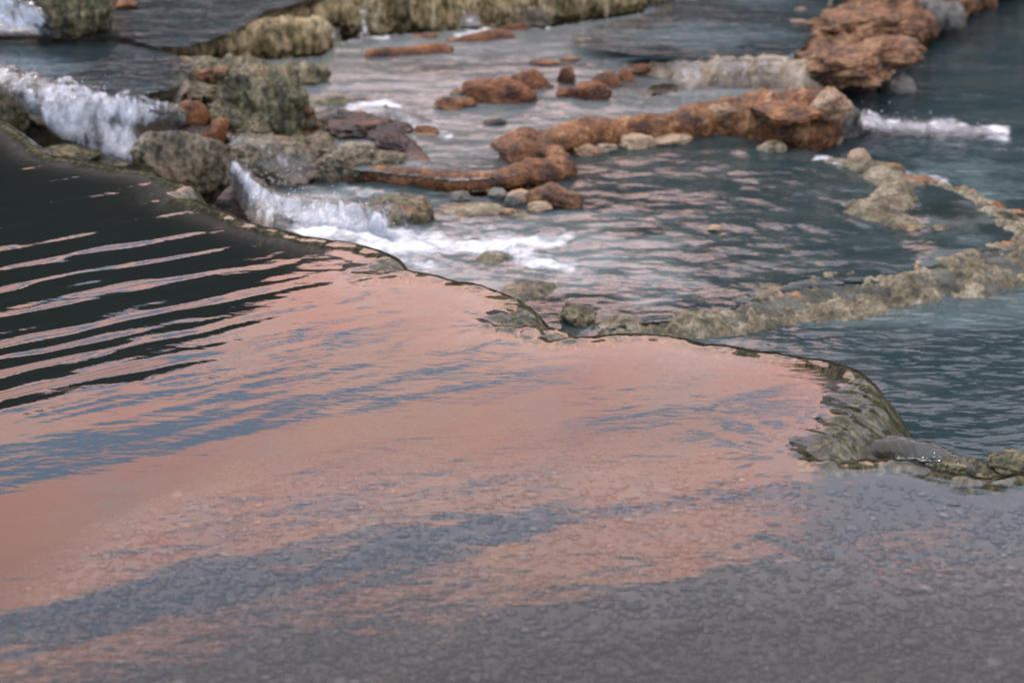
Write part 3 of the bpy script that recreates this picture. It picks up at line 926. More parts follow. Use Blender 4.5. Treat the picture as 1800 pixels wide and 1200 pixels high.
for (x, y, w, h, mt, lb) in [(1032, 264, 46, 22, PALE, 'tan stone lodged under the curved ridge, first from its bend'), (1066, 259, 36, 20, CREAM, 'cream stone lodged under the curved ridge beside a round rust one'),
                             (1118, 250, 58, 28, ISLAND, 'round rust stone lodged under the curved ridge beside a long low one'), (1180, 244, 72, 22, ISLAND, 'long low rust stone lodged under the curved ridge')]:
    rock('stone', x, y, w, h, -0.5, mt, lb, 'stone', amt=0.6, freq=2.2, group='stones under the curved ridge', sub=5)

ridge2 = tube('travertine_ridge', [(640, 306, 13), (690, 312, 17), (740, 318, 18), (800, 322, 18), (860, 322, 19), (910, 316, 21), (955, 306, 25), (978, 298, 26), (962, 280, 24), (945, 268, 20)], -0.47, ORANGE,
              'low lumpy rust travertine ridge joining the mossy rocks to the curved ridge', 'ridge', amt=1.0, freq=6, squash=1.0, strand=0.08)
for (x, y, w, h, mt, lb) in [(965, 342, 96, 50, SLAB, 'brown stone at the tip of the low lumpy rust ridge'), (1002, 352, 56, 34, SLAB, 'small brown stone sloping into the middle pool at the tip of the low ridge'),
                             (915, 346, 46, 26, ISLAND, 'rust stone just below the low lumpy ridge beside grey stones'), (812, 346, 36, 22, GREY, 'round pale grey stone under the low lumpy ridge'),
                             (872, 340, 38, 22, GREY, 'flat grey stone under the low lumpy ridge between two others'), (900, 352, 30, 22, GREY, 'bluish grey stone nearest the brown tip of the low ridge'),
                             (945, 362, 44, 22, ISLAND, 'low rust stone touching the pale shallows below the low ridge'), (893, 372, 32, 18, PALE, 'small tan stone in the pale shallows below the low ridge')]:
    rock('stone', x, y, w, h, -0.5, mt, lb, 'stone', amt=0.4, freq=1.7, group='stones below the low ridge', sub=4)

# ---- the big rust outcrop at the back
oc = tube('rock_outcrop', [(1790, -75, 60), (1690, -35, 70), (1600, 10, 72), (1540, 45, 74), (1490, 78, 70), (1440, 98, 52), (1392, 112, 24)], -0.40, SLAB,
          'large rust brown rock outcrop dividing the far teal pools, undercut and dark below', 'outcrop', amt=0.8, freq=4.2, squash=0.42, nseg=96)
add_part(oc, rock('ledge', 1480, 112, 190, 60, -0.38, SLAB, None, amt=0.7, freq=2.4, lump=0.5, tilt=0.12))
add_part(oc, rock('ledge', 1545, 88, 130, 50, -0.33, SLAB, None, amt=0.7, freq=2.4, lump=0.5))
add_part(oc, rock('ledge', 1520, 40, 190, 50, -0.30, SLAB, None, amt=0.7, freq=2.8, lump=0.5))
add_part(oc, rock('knob', 1440, 110, 40, 24, -0.36, ORANGE, None, amt=0.4, sub=4))
add_part(oc, rock('undercut_shade', 1490, 138, 190, 60, -0.62, DARK, None, amt=0.3, freq=2))  # dark stone under the outcrop: shade of the undercut put into its colour
for (x, y, w, h, mt, lb) in [(1576, 152, 60, 44, GREY, 'grey brown boulder standing in teal water at the foot of the rust outcrop'), (1572, 108, 36, 34, GREY, 'small grey stone tucked under the outcrop edge, lower of two'),
                             (1600, 86, 40, 40, GREY, 'small grey stone tucked under the outcrop edge, upper of two'), (1632, 28, 62, 62, GREY, 'large pitted grey boulder perched on the side of the rust outcrop'),
                             (1672, 28, 46, 48, GREY, 'brown grey boulder beside the pitted one on the outcrop'), (1552, 128, 40, 44, PALE, 'tan stone wedged below the outcrop beside the dark hollow')]:
    rock('boulder', x, y, w, h, -0.58 if y > 60 else -0.45, mt, lb, 'boulder', amt=0.35, freq=1.6, group='boulders along the rust outcrop')
for (x, y, w, h, lb) in [(1410, 18, 44, 12, 'thin pale spur reaching into the back basin, farthest of three'), (1402, 40, 34, 12, 'short pale spur reaching into the back basin, between two longer ones'), (1380, 74, 66, 12, 'long pointed spur reaching into the back basin, nearest of three')]:
    rock('rock_spur', x, y, w, h, LU + 0.13, PALE, lb, 'rock spur', sub=4, group='spurs of the rust outcrop')

FALLS = []
# ---- rust islands in the milky stream
U = LU
def uz(px, py):
    return float((U + 0.14 * ss(150, 100, np.float64(py)) * ss(1040, 1180, np.float64(px))) if px > 1060 else (U + 0.10 * ss(260, 60, np.float64(py))))
tube('rock_island', [(640, 98, 11), (680, 96, 13), (730, 94, 14), (770, 90, 16), (798, 92, 9)], uz(710, 95), ISLAND, 'long low rust island with a thin cream waterline', 'rock', amt=0.35, squash=0.9)
tube('rock_island', [(806, 72, 8), (840, 70, 14), (880, 66, 15), (905, 68, 8)], uz(850, 70), ISLAND, 'rounded rust island close below the golden moss bank', 'rock', amt=0.35)
for (x, y, w, h, mt, lb) in [(906, 48, 44, 14, ISLAND, 'small rust rock touching the foot of the golden moss bank'), (850, 160, 80, 44, ISLAND, 'knobbly rust rock, broader half of a pair above a cream waterline'),
                             (896, 160, 84, 48, ISLAND, 'high rust rock with a peak, other half of the pair above a cream waterline'), (930, 140, 82, 36, ISLAND, 'rust rock with a pale knob just behind the pair'),
                             (788, 182, 48, 24, ORANGE, 'round rust rock lying low, first of two in front of the pair'), (818, 180, 36, 18, ISLAND, 'small rust rock lying low, second of two in front of the pair'),
                             (996, 134, 28, 36, ORANGE, 'small upright rust rock with a pointed top'), (1040, 160, 62, 34, ISLAND, 'rust rock with tan crust at the front of the crowded group'),
                             (1066, 148, 56, 40, ISLAND, 'dark rust rock in the middle of the crowded group'), (1098, 140, 32, 34, ISLAND, 'rust rock at the back of the crowded group'),
                             (993, 163, 28, 18, ISLAND, 'small brown rock at the water end of the crowded group'), (1124, 120, 36, 18, ISLAND, 'low rust rock near the cream fall'),
                             (870, 214, 36, 12, DARK, 'tiny dark rust rock alone in open milky water'), (805, 160, 28, 14, PALE, 'small cream rock just beside the rust pair'),
                             (958, 108, 54, 10, ORANGE, 'thin rust shoal barely above the stream, longer one'), (1002, 103, 36, 8, ORANGE, 'thin rust shoal barely above the stream, shorter one'),
                             (748, 62, 46, 10, ORANGE, 'low rust patch in the current below the waterfall wall'), (796, 70, 22, 8, ORANGE, 'tiny rust patch beside the rounded island'),
                             (745, 230, 46, 20, ISLAND, 'rust stone in foam beyond the dark slab, outer one'), (706, 225, 38, 20, DARK, 'rust stone in foam beyond the dark slab, inner one'),
                             (1105, 105, 40, 10, ORANGE, 'flat rust rock behind the crowded group')]:
    rock('rock', x, y, w, h, uz(x, y), mt, lb, 'rock', amt=0.42, freq=1.7, lump=0.55, group='rust rocks in the milky stream', sub=5 if w > 40 else 4, dr=0.7)

# cream fall at the outlet of the back basin
mound('travertine_step', [(1090, 120, 0.12, 0.03), (1140, 116, 0.16, 0.06), (1200, 110, 0.19, 0.10), (1260, 107, 0.21, 0.13), (1320, 103, 0.21, 0.15), (1370, 102, 0.21, 0.15), (1410, 105, 0.18, 0.14)], LU, CREAM, 'cream travertine step with thin water falling into a foaming channel', 'rock step', noise=0.07, nf=5, flat=0.7)
for fx, fw in ((1215, 26), (1290, 30), (1352, 26)):
    FALLS.append((fx, fw))
rock('stone', 1275, 131, 34, 18, -0.5, GREY, 'grey stone at the foot of the cream step', 'stone', sub=4)
rock('stone', 1398, 140, 40, 24, -0.5, DARK, 'dark brown stone between the cream step and the rust outcrop', 'stone', sub=4)

# ---- rims of the middle pool
mound('travertine_dam', [(1040, 580, 0.104, 0.050), (1085, 570, 0.169, 0.065), (1140, 562, 0.169, 0.065), (1200, 558, 0.182, 0.065), (1270, 552, 0.208, 0.067), (1320, 538, 0.234, 0.067), (1350, 520, 0.260, 0.067), (1400, 500, 0.312, 0.065), (1480, 490, 0.325, 0.065),
                       (1550, 492, 0.286, 0.065), (1610, 486, 0.286, 0.070), (1660, 468, 0.338, 0.080), (1710, 450, 0.390, 0.090), (1770, 436, 0.416, 0.095), (1900, 415, 0.416, 0.095)], -0.570, RIMROCK, 'pale green and tan travertine dam along the outflow of the dark middle pool', 'dam', noise=0.075, nf=4, flat=0.75, wet=DEEPW)
mound('travertine_dam', [(1360, 556, 0.10, 0.0), (1420, 548, 0.18, 0.02), (1500, 540, 0.18, 0.015), (1570, 530, 0.10, 0.0)], -0.566, RIMROCK, 'short drowned tan ledge below the outflow of the middle pool', 'ledge', noise=0.06)
mound('travertine_dam', [(1470, 283, 0.112, 0.0), (1530, 290, 0.224, 0.012), (1568, 306, 0.210, 0.02), (1590, 328, 0.168, 0.02), (1575, 350, 0.224, 0.025), (1540, 366, 0.280, 0.01), (1585, 384, 0.168, 0.015), (1620, 400, 0.112, 0.01), (1690, 406, 0.084, 0.0)], -0.49, RIMROCK,
      'winding pale travertine dam between the middle pool and the shallow side terrace', 'dam', noise=0.06, nf=6)
mound('travertine_dam', [(1540, 300, 0.195, 0.050), (1620, 320, 0.227, 0.070), (1680, 336, 0.244, 0.080), (1725, 356, 0.276, 0.085), (1765, 382, 0.325, 0.090), (1796, 408, 0.357, 0.090), (1810, 440, 0.390, 0.090)], -0.570, RIMROCK, 'outer travertine dam of the shallow side terrace above teal water', 'dam', noise=0.08, nf=5, flat=0.8, wet=DEEPW)
for (x, y, w, h, mt, lb) in [(1512, 278, 40, 34, ISLAND, 'pointed dark rust rock at the end of the curved ridge'), (1566, 297, 46, 22, ORANGE, 'rust capped rock on the winding pale rim'), (1605, 318, 84, 24, SLAB, 'flat brown slab on the side terrace edge'),
                             (1752, 366, 32, 22, ORANGE, 'bright rust rock beside the outer terrace rim'), (1614, 489, 40, 26, ISLAND, 'dark rust rock sitting on the green rim'), (1700, 352, 50, 12, ORANGE, 'thin rust crust along the outer terrace rim'),
                             (1740, 430, 90, 16, ORANGE, 'rust crust on the broad green rim'), (1785, 372, 30, 10, ORANGE, 'thin rust rock awash outside the terrace'), (1256, 400, 24, 14, ISLAND, 'tiny rust rock alone in the middle pool'),
                             (1780, 505, 90, 30, RIMROCK, 'tan rock awash below the broad green rim')]:
    rock('rock', x, y, w, h, -0.5 if y < 480 else -0.6, mt, lb, 'rock', amt=0.4, freq=1.8, group='rocks on the terrace rims', sub=4)
rock('stone', 1355, 258, 50, 24, -0.5, RIMROCK, 'pale green stone in shallow water under the thick ridge end', 'stone', sub=4)

# drowned lumps in the left of the middle pool
rock('boulder', 862, 458, 62, 36, -0.53, RIMROCK, 'drowned pale boulder under rushing water in front of the waterfall', 'boulder', amt=0.25)
rock('boulder', 1012, 556, 78, 54, -0.52, MOSS, 'mossy boulder peeping over the edge of the pink pool', 'boulder', amt=0.5, strand=0.15)
rock('boulder', 940, 530, 150, 80, -0.62, WETROCK, 'broad wet ledge under a sheet of rippled water behind the pink pool', 'boulder', amt=0.2)
rock('boulder', 820, 370, 120, 34, -0.52, RIMROCK, 'low pale green rock awash beside the lower waterfall boulder', 'boulder', amt=0.4)
rock('boulder', 900, 378, 90, 22, -0.52, RIMROCK, 'low tan rock awash below the grey stones', 'boulder', amt=0.4)

# ---- mossy boulders on the left
def bo(x, y, w, h, z, mt, lb, **k):
    return rock('boulder', x, y, w, h, z, mt, lb, 'boulder', **{**dict(amt=0.6, freq=1.5, boxy=0.15, strand=0.22 if mt in (MOSS, GOLD, WETROCK) else 0.0, sub=6 if w > 90 else 5, dr=0.8), **k})
bo(350, 135, 120, 62, -0.30, MOSS, 'mossy boulder with combed strands at the outlet of the upper teal pool')
bo(330, 168, 110, 46, -0.32, MOSS, 'low mossy boulder just under the combed one')
bo(415, 165, 100, 40, -0.36, MOSS, 'flat olive boulder between two streams')
bo(470, 195, 165, 128, -0.42, MOSS, 'largest mossy boulder, dark and hollow on its outer face', amt=0.7)
bo(528, 140, 84, 56, -0.42, MOSS, 'small mossy boulder at the edge of the milky stream')
bo(508, 142, 30, 16, -0.30, DARK, 'small dark red rock on top of the mossy boulders')
bo(575, 186, 88, 44, -0.46, RIMROCK, 'pale mossy rock with foam at its foot')
bo(425, 222, 120, 74, -0.44, MOSS, 'mossy boulder with a red band across its crown', tilt=-0.25)
red = bo(336, 210, 60, 64, -0.36, ISLAND, 'smooth red boulder beside the white cascade', amt=0.2)
bo(372, 240, 46, 74, -0.44, ISLAND, 'red slab sloping down beside the wet grey boulder', amt=0.2, tilt=-0.6)
big = bo(325, 280, 150, 120, -0.54, WETROCK, 'large wet boulder between the two white falls, dark at its side', amt=0.26)
bo(415, 355, 66, 74, -0.60, DARK, 'small brown boulder right behind the pink pool beside the fall', amt=0.22, boxy=0.25)
bo(470, 290, 150, 96, -0.55, WETROCK, 'domed wet boulder veiled by thin white water')
bo(700, 388, 130, 84, -0.58, MOSS, 'mossy boulder with white streams sliding down its face', amt=0.25)
bo(600, 292, 110, 62, -0.50, WETROCK, 'tan and olive boulder with dark hanging moss beside the low rust ridge')
bo(668, 282, 120, 46, -0.48, RIMROCK, 'pale green boulder behind the low rust ridge')
bo(560, 258, 90, 46, -0.48, WETROCK, 'pinkish wet rock in front of the dark slab')
bo(395, 190, 90, 52, -0.40, MOSS, 'olive mossy boulder behind the red boulder, between two larger mossy ones')
bo(505, 268, 74, 50, -0.50, MOSS, 'small dark mossy boulder below the largest mossy one')
bo(295, 196, 70, 34, -0.26, WETROCK, 'low tan rock where the upper teal pool spills into the white cascade')
bo(548, 222, 60, 34, -0.47, WETROCK, 'small wet rock between the largest mossy boulder and the dark slab')
bo(640, 262, 70, 28, -0.46, RIMROCK, 'low pale rock in front of the dark slab')
slab = tube('rock_slab', [(556, 208, 12), (600, 214, 24), (640, 226, 30), (672, 246, 32), (706, 266, 26), (732, 282, 18), (756, 294, 8)], -0.45, DARK, 'dark reddish rock slab slanting into the milky stream', 'rock', amt=0.8, freq=6.5, squash=0.6, lump=0.8)
add_part(slab, rock('ledge', 640, 222, 120, 36, -0.42, DARK, None, amt=0.7, freq=2.6, lump=0.7))
add_part(slab, rock('ledge', 700, 256, 90, 36, -0.44, DARK, None, amt=0.7, freq=2.6, lump=0.7, tilt=-0.3))
bo(120, 268, 90, 28, -0.46, MOSS, 'mossy rock between the white cascade and the pink pool rim')
bo(5, 205, 70, 60, -0.40, MOSS, 'dark mossy rock at the edge of the photo under the white cascade')
bo(190, 290, 80, 24, -0.52, MOSS, 'low mossy rock touching the pool rim under the cascade')
bo(500, 330, 60, 60, -0.58, WETROCK, 'wet rock beside the lower white fall')

# ---- top left
bo(125, 18, 130, 98, -0.05, MOSS, 'dark mossy boulder rising beside the far white fall')
bo(178, 20, 26, 60, -0.08, DARK, 'narrow black stone in the shadow of the far mossy boulder')
bo(212, 6, 52, 22, -0.08, ORANGE, 'rust rock behind the far mossy boulder')

# ---- golden moss bank at the back
tube('moss_bank', [(268, 90, 9), (320, 86, 13), (370, 84, 18), (430, 78, 27), (490, 72, 31), (550, 66, 32), (590, 62, 22)], -0.26, GOLD, 'golden moss bank, lower step with hanging strands beside the upper teal pool', 'moss bank',
     amt=1.0, freq=3.6, strand=0.25, squash=0.95, nseg=96)
tube('moss_bank', [(395, 60, 9), (430, 46, 14), (440, 30, 12)], -0.15, GOLD, 'golden moss spur curling back from the lower bank', 'moss bank', amt=0.4, freq=6, strand=0.3, nseg=80)
tube('moss_bank', [(450, 34, 9), (520, 28, 14), (590, 24, 24), (650, 22, 34), (720, 18, 38), (800, 14, 40), (880, 10, 38), (960, 6, 34), (1040, 0, 30), (1120, -8, 24), (1180, -16, 16)], -0.22, GOLD,
     'long golden moss bank, upper step with small falls along the back of the stream', 'moss bank', amt=1.0, freq=3.4, strand=0.3, squash=0.95, nseg=96)

# ------------------------------------------------------------------ white water
CASC = cascade_mat('white_water', (2.4, 1.6, 0.55), lo=0.52, hi=0.80, fine=24)
VEIL = cascade_mat('thin_white_water', (2.6, 2.6, 0.34), lo=0.50, hi=0.88, fine=24)


def fall(name, label, zf, rect, poly, edge=26, lump=0.07, layers=3, mat=CASC, step=(3, 2.2), core=1.0, seed=0.0):
    x0, x1, y0, y1 = rect
    xs = np.arange(x0, x1, step[0]); ys = np.arange(y1, y0, -step[1])
    A, B = np.meshgrid(xs, ys)
    keep = inside(A, B, poly)
    de, _ = poly_dist(A, B, poly + [poly[0]])
    rag = 0.5 + 0.5 * fbm(np.stack([A / 40, B / 30, np.zeros_like(A) + seed], -1), 3)
    fo = np.clip(de / edge, 0, 1) * core
    vs, fs, at, off = [], [], [], 0
    for L in range(layers):
        z = zf(A, B)
        q0 = P(A, B, z)
        lm = lump * (0.35 + 0.65 * L / max(1, layers - 1))
        spike = 0.07 * np.maximum(0, fbm(np.stack([A / 9.0, B / 16.0, np.full_like(A, L * 5.0 + seed)], -1), 3) - 0.18) * np.clip(de / 8, 0, 1)
        z2 = z + spike * (lump / 0.1) + 0.12 * lump * ridged(q0 * np.array([11, 11, 6]) + L * 3.1 + seed, 3) * np.clip(de / edge, 0, 1) + lm * np.clip(de / edge, 0, 1) * (0.25 + 0.9 * (0.5 + fbm(q0 * np.array([4, 5, 3]) + 3.7 * L + seed, 4))) + 0.012 * fbm(q0 * 22 + L, 2) * np.clip(de / edge, 0, 1)
        q = P(A, B, z)
        q[..., 2] = z2
        f = grid_faces(len(xs), len(ys), keep)
        v2, f2, a2 = compact(q.reshape(-1, 3), f, {'foam': (fo * (1.0 - 0.18 * L) * (0.62 + 0.5 * rag)).ravel()})
        vs.append(v2); fs.append(f2 + off); at.append(a2['foam']); off += len(v2)
    o = mesh_from(name, np.vstack(vs), np.vstack(fs), mat, attrs={'foam': np.concatenate(at)})
    return tag(o, label, 'waterfall')


gz_l = lambda a, c: -0.115 - 0.435 * ss(136, 330, c + 0.0 * a)
fall('waterfall', 'long foaming white cascade tumbling from the upper teal pool towards the pool rim', lambda a, c: gz_l(a, c) + 0.0,
     (-330, 350, 90, 320), [(-300, 90), (-60, 108), (20, 124), (80, 142), (150, 158), (230, 172), (300, 184), (330, 205), (325, 225), (280, 228), (250, 242), (300, 262), (320, 296), (230, 300), (160, 285), (100, 255), (60, 215), (20, 172), (-60, 150), (-300, 140)],
     edge=16, lump=0.10, core=0.98)
fall('waterfall', 'bright white chute plunging between the wet boulders into the milky water', lambda a, c: -0.33 - 0.20 * ss(270, 385, c - 0.25 * (a - 400)),
     (370, 780, 250, 450), [(392, 272), (425, 284), (455, 312), (490, 338), (540, 346), (600, 350), (660, 362), (690, 385), (700, 425), (640, 432), (560, 425), (480, 412), (440, 398), (415, 350), (396, 310)],
     edge=20, lump=0.07, core=1.0, seed=4)
fall('waterfall', 'white rapid pouring past the end of the curved ridge into teal water', lambda a, c: -0.46 - 0.10 * ss(1500, 1600, a),
     (1480, 1800, 180, 270), [(1495, 190), (1530, 200), (1590, 208), (1660, 216), (1720, 224), (1775, 236), (1720, 244), (1620, 242), (1540, 238), (1505, 222)], edge=14, lump=0.07, core=1.0, seed=9)
fall('waterfall', 'white fall spilling beside the far mossy boulder', lambda a, c: 0.16 - 0.23 * ss(-10, 58, c - 0.2 * a),
     (-330, 130, -60, 75), [(-300, -50), (20, -10), (60, 8), (90, 30), (112, 60), (60, 66), (-300, 66)], edge=18, lump=0.10, core=1.1, seed=12)
fall('waterfall', 'thin white water sliding over the domed wet boulder', lambda a, c: -0.22 - 0.22 * ss(225, 320, c),
     (380, 590, 215, 330), [(392, 232), (440, 238), (500, 256), (545, 275), (560, 300), (540, 325), (500, 320), (450, 290), (410, 262)], edge=26, lump=0.05, core=0.78, seed=15)
fall('waterfall', 'short stream tumbling between the flat olive and small mossy boulders', lambda a, c: -0.26 - 0.10 * ss(110, 165, c),
     (370, 470, 100, 175), [(385, 108), (410, 112), (425, 130), (440, 150), (432, 165), (405, 155), (392, 130)], edge=14, lump=0.03, core=0.8, seed=18)
fall('waterfall', 'white streams fanning down the mossy boulder above the foam', lambda a, c: -0.36 - 0.20 * ss(350, 440, c),
     (630, 780, 345, 440), [(640, 358), (690, 352), (720, 372), (745, 405), (760, 425), (720, 432), (670, 425), (640, 400)], edge=22, lump=0.05, core=0.72, seed=21)
fall('waterfall', 'thin stream sliding between the red slab and the red-banded mossy boulder', lambda a, c: -0.28 - 0.2 * ss(180, 280, c), (350, 450, 170, 300), [(360, 178), (378, 182), (395, 210), (410, 240), (440, 262), (425, 272), (398, 262), (385, 235), (370, 205)], edge=10, lump=0.03, core=0.95, seed=31)
fall('waterfall', 'white trickles on the front of the large wet boulder', lambda a, c: -0.36 - 0.16 * ss(225, 300, c), (285, 400, 215, 340), [(292, 262), (330, 258), (345, 300), (335, 330), (310, 300)], edge=18, lump=0.04, core=0.7, seed=34)
fall('waterfall', 'thin white veil over the crown of the large wet boulder', lambda a, c: -0.30 - 0.22 * ss(205, 300, c), (270, 400, 195, 290), [(280, 214), (330, 208), (372, 222), (392, 248), (380, 268), (340, 258), (300, 248), (276, 232)], edge=18, lump=0.04, core=0.55, seed=41)
fall('waterfall', 'narrow white run between the largest mossy boulder and the domed wet boulder', lambda a, c: -0.34 - 0.14 * ss(230, 290, c), (420, 560, 222, 300), [(430, 240), (470, 244), (520, 256), (548, 276), (530, 288), (480, 276), (440, 262)], edge=12, lump=0.04, core=0.9, seed=44)
fall('waterfall', 'foamy wash at the foot of the pale mossy rock', lambda a, c: LU + 0.03 + 0 * a, (540, 640, 180, 215), [(548, 196), (580, 190), (620, 194), (632, 204), (590, 208), (552, 206)], edge=9, lump=0.03, core=0.9, seed=37)
fall('waterfall', 'foaming riffle beyond the dark slab in the milky stream', lambda a, c: LU + 0.05 - 0.05 * ss(170, 235, c),
     (600, 780, 170, 245), [(615, 195), (650, 186), (700, 188), (745, 205), (780, 222), (740, 232), (700, 220), (660, 212)], edge=16, lump=0.06, core=0.85, seed=25)
for (x, y0, y1, w, lb) in [(640, 14, 68, 16, 'narrow fall down the golden moss bank, nearest the lower step'), (586, 48, 78, 22, 'small fall between the two steps of the golden moss bank'), (826, 20, 54, 30, 'misty fall down the middle of the golden moss bank'),
                           (940, 12, 44, 40, 'pale trickle down the golden moss bank near the back basin')]:
    fall('waterfall', lb, lambda a, c, y0=y0, y1=y1: -0.06 - 0.22 * ss(y0, y1, c), (x - w, x + w, y0 - 4, y1 + 4), [(x - w * .5, y0), (x + w * .5, y0), (x + w * .8, y1), (x - w * .8, y1)], edge=w * 0.6, lump=0.02, core=0.75, layers=2, mat=VEIL, seed=x)

for n_, (x, w) in enumerate(FALLS):
    fall('waterfall', 'thin sheet of water on the cream step, ' + ('nearest the rust islands', 'middle one of three', 'nearest the rust outcrop')[n_], lambda a, c: LU + 0.165 - 0.15 * ss(106, 150, c), (x - w - 6, x + w + 6, 100, 154), [(x - w, 102), (x + w, 102), (x + w * 1.1, 152), (x - w * 1.1, 152)], edge=w * 0.5, lump=0.03, core=0.8, layers=2, mat=VEIL, seed=x)
m, nt, out = new_mat('glassy_water')
b = NB(nt)
tr = b.n('ShaderNodeBsdfTransparent'); tr.inputs[0].default_value = (0.9, 0.92, 0.9, 1)
df = b.n('ShaderNodeBsdfDiffuse'); df.inputs[0].default_value = (0.10, 0.097, 0.08, 1)
gl = b.n('ShaderNodeBsdfGlossy'); gl.inputs['Roughness'].default_value = 0.03
fr = b.n('ShaderNodeFresnel'); fr.inputs['IOR'].default_value = 1.4
nb = b.bump(b.noise(b.pos(), 14, 3), 0.02)
b.l(nb, gl.inputs['Normal']); b.l(nb, fr.inputs['Normal'])
m1 = b.n('ShaderNodeMixShader'); m1.inputs[0].default_value = 0.35
b.l(tr.outputs[0], m1.inputs[1]); b.l(df.outputs[0], m1.inputs[2])
m2 = b.n('ShaderNodeMixShader')
b.l(fr.outputs[0], m2.inputs[0]); b.l(m1.outputs[0], m2.inputs[1]); b.l(gl.outputs[0], m2.inputs[2]); b.l(m2.outputs[0], out.inputs[0])
tube('waterfall', [(1490, 796, 8), (1535, 790, 20), (1580, 788, 26), (1630, 796, 25), (1675, 812, 20), (1715, 832, 12)], -0.10, m, 'glassy hump of water spilling from the notch at the corner of the pink pool', 'waterfall', amt=0.45, freq=6, squash=0.8)
for (x, y, w, h, lb) in [(1676, 818, 80, 40, 'olive mossy rock beyond the pool rim, touching the glassy spout'), (1732, 826, 70, 30, 'low olive mossy rock beyond the pool rim, between two higher ones'), (1786, 816, 84, 46, 'olive mossy rock beyond the pool rim at the edge of the photo')]:
    rock('mossy_rock', x, y, w, h, -0.12, MOSS, lb, 'rock', amt=0.6, freq=1.8, strand=0.2, group='mossy rocks beside the glassy spout')

# spray thrown up along the cascades
iv, jf = ICO[1]
sv, sf, k = [], [], 0
for (pts, n, r, up) in [([(-20, 124), (60, 146), (150, 166), (240, 190), (310, 204)], 420, 0.0024, 0.03), ([(400, 280), (450, 312), (520, 345), (640, 360), (690, 390)], 160, 0.0025, 0.03), ([(1510, 204), (1600, 216), (1720, 230)], 40, 0.003, 0.025)]:
    pts = np.array(pts, float)
    for i in range(n):
        t = rng.random() * (len(pts) - 1); a = int(t); w = t - a
        c = pts[a] * (1 - w) + pts[a + 1] * w + rng.normal(0, 6, 2)
        zz = float(gz_l(c[0], c[1])) if c[0] < 380 else (-0.42 if c[0] < 1000 else -0.58)
        q = P(c[0], c[1], zz) + np.array([0, 0, 0.02 + abs(rng.normal(0, up))])
        sv.append(iv * r * rng.uniform(0.4, 1.4) * np.array([1, 1, rng.uniform(0.8, 1.8)]) + q); sf.append(jf + k); k += len(iv)
m, nt, out = new_mat('water_drops')
b = NB(nt)
bs = b.n('ShaderNodeBsdfPrincipled'); bs.inputs['Base Color'].default_value = (0.8, 0.83, 0.88, 1); bs.inputs['Roughness'].default_value = 0.2
b.l(bs.outputs[0], out.inputs[0])
tag(mesh_from('spray', np.vstack(sv), np.vstack(sf), m), 'droplets of spray thrown up along the white cascades', 'spray', kind='stuff')

# ------------------------------------------------------------------ sky and light
SUN_EL, SUN_AZ = math.radians(16), math.radians(-55)      # low sun ahead to the left, veiled by cloud
W = bpy.data.worlds.new('World')
S.world = W
W.use_nodes = True
nt = W.node_tree
nt.nodes.clear()
b = NB(nt)
wo = b.n('ShaderNodeOutputWorld')
tc = b.n('ShaderNodeTexCoord')
xyz = b.n('ShaderNodeSeparateXYZ')
b.l(tc.outputs['Generated'], xyz.inputs[0])
el = b.math('ARCSINE', xyz.outputs['Z'])
azn = b.math('ARCTAN2', xyz.outputs['X'], xyz.outputs['Y'])
vv = b.math('ADD', el, b.math('MULTIPLY', azn, 0.115))
cv = b.n('ShaderNodeCombineXYZ')
b.l(b.math('MULTIPLY', azn, 2.0), cv.inputs[0]); b.l(b.math('MULTIPLY', vv, 34.0), cv.inputs[1])
nz = b.noise(cv.outputs[0], 1.5, 3, 0.5, 0.4)
cv2 = b.n('ShaderNodeCombineXYZ')
b.l(b.math('MULTIPLY', azn, 6.0), cv2.inputs[0]); b.l(b.math('MULTIPLY', vv, 60.0), cv2.inputs[1])
nz2 = b.noise(cv2.outputs[0], 1.3, 5, 0.6, 0.3)
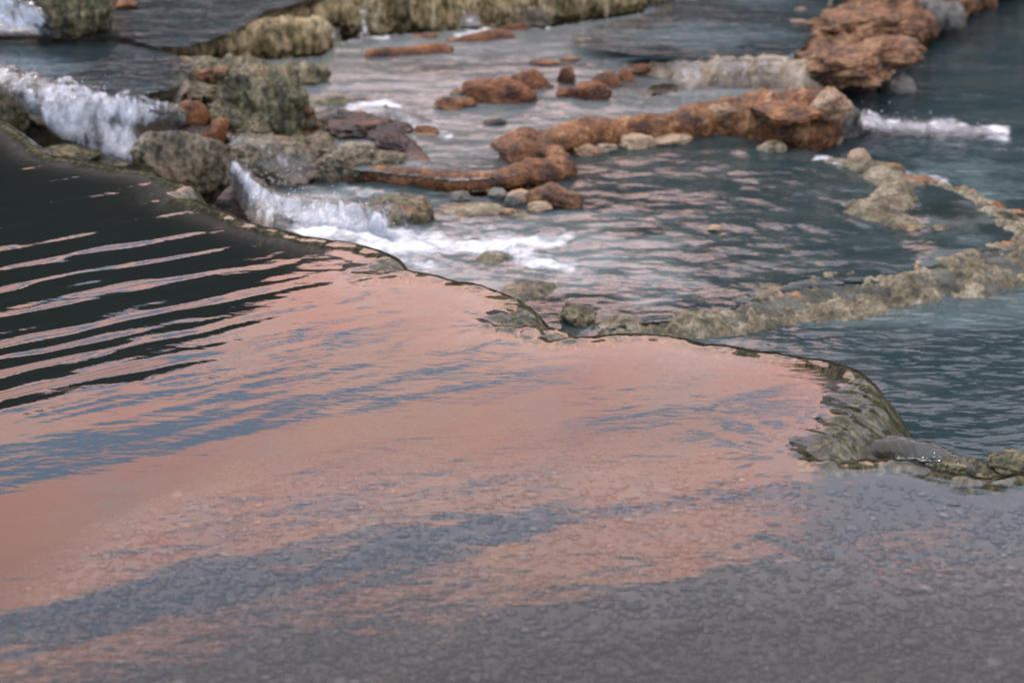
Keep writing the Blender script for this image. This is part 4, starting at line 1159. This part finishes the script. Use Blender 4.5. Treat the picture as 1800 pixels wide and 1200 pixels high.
# sunset-lit cloud low ahead, thinning into blue gaps higher up, lilac overcast above
thr = b.math('ADD', b.math('MULTIPLY', b.math('SUBTRACT', math.radians(25.4), vv), 4.5), b.math('MULTIPLY', b.math('SUBTRACT', nz, 0.5), 3.0))
thr = b.math('ADD', thr, b.math('MULTIPLY', b.math('SUBTRACT', nz2, 0.5), 0.18))
thr = b.math('SUBTRACT', thr, b.math('MULTIPLY', b.sm(azn, 0.10, 0.24), 0.22))
pinkm = b.sm(thr, -0.04, 0.06)
azfall = b.sm(b.math('ABSOLUTE', azn), 1.2, 0.5)
pinkm = b.math('MULTIPLY', pinkm, azfall)
pink = b.mix(b.sm(nz2, 0.38, 0.62), (4.3, 2.15, 1.85), (4.5, 2.6, 2.05))
pink = b.mix(b.math('MULTIPLY', b.sm(b.noise(cv2.outputs[0], 2.7, 5, 0.65), 0.42, 0.66), 0.6), pink, (3.3, 2.75, 2.9))
lil = b.mix(b.sm(nz, 0.35, 0.65), (1.42, 1.36, 1.56), (1.76, 1.60, 1.71))
blue = (1.15, 1.55, 2.2)
hi = b.sm(vv, math.radians(24), math.radians(31))
lowc = b.mix(hi, blue, lil)
cloud = b.mix(pinkm, lowc, pink)
sky = b.n('ShaderNodeTexSky', sky_type='NISHITA')
sky.sun_disc = False
sky.sun_elevation = SUN_EL
sky.sun_rotation = SUN_AZ
bg1 = b.n('ShaderNodeBackground'); b.l(sky.outputs[0], bg1.inputs[0]); bg1.inputs[1].default_value = 0.05
bg2 = b.n('ShaderNodeBackground'); b.l(cloud, bg2.inputs[0]); bg2.inputs[1].default_value = 1.0
mx = b.n('ShaderNodeMixShader'); mx.inputs[0].default_value = 0.9
b.l(bg1.outputs[0], mx.inputs[1]); b.l(bg2.outputs[0], mx.inputs[2])
b.l(mx.outputs[0], wo.inputs[0])

sun = bpy.data.lights.new('sun', 'SUN')
sun.energy = 1.4
sun.angle = math.radians(13)
sun.color = (1.0, 0.86, 0.74)
so = bpy.data.objects.new('sun', sun)
COL.objects.link(so)
sd = Vector((math.sin(SUN_AZ) * math.cos(SUN_EL + 0.5), math.cos(SUN_AZ) * math.cos(SUN_EL + 0.5), math.sin(SUN_EL + 0.5)))
so.rotation_euler = sd.to_track_quat('Z', 'Y').to_euler()

# ------------------------------------------------------------------ render settings
S.render.engine = 'CYCLES'
S.cycles.max_bounces = 8
S.cycles.transparent_max_bounces = 24
S.cycles.caustics_reflective = False
S.cycles.caustics_refractive = False
S.cycles.sample_clamp_indirect = 4
S.cycles.use_denoising = True
S.view_settings.view_transform = 'Standard'
S.view_settings.look = 'None'
S.view_settings.exposure = 0.40
S.view_settings.gamma = 1
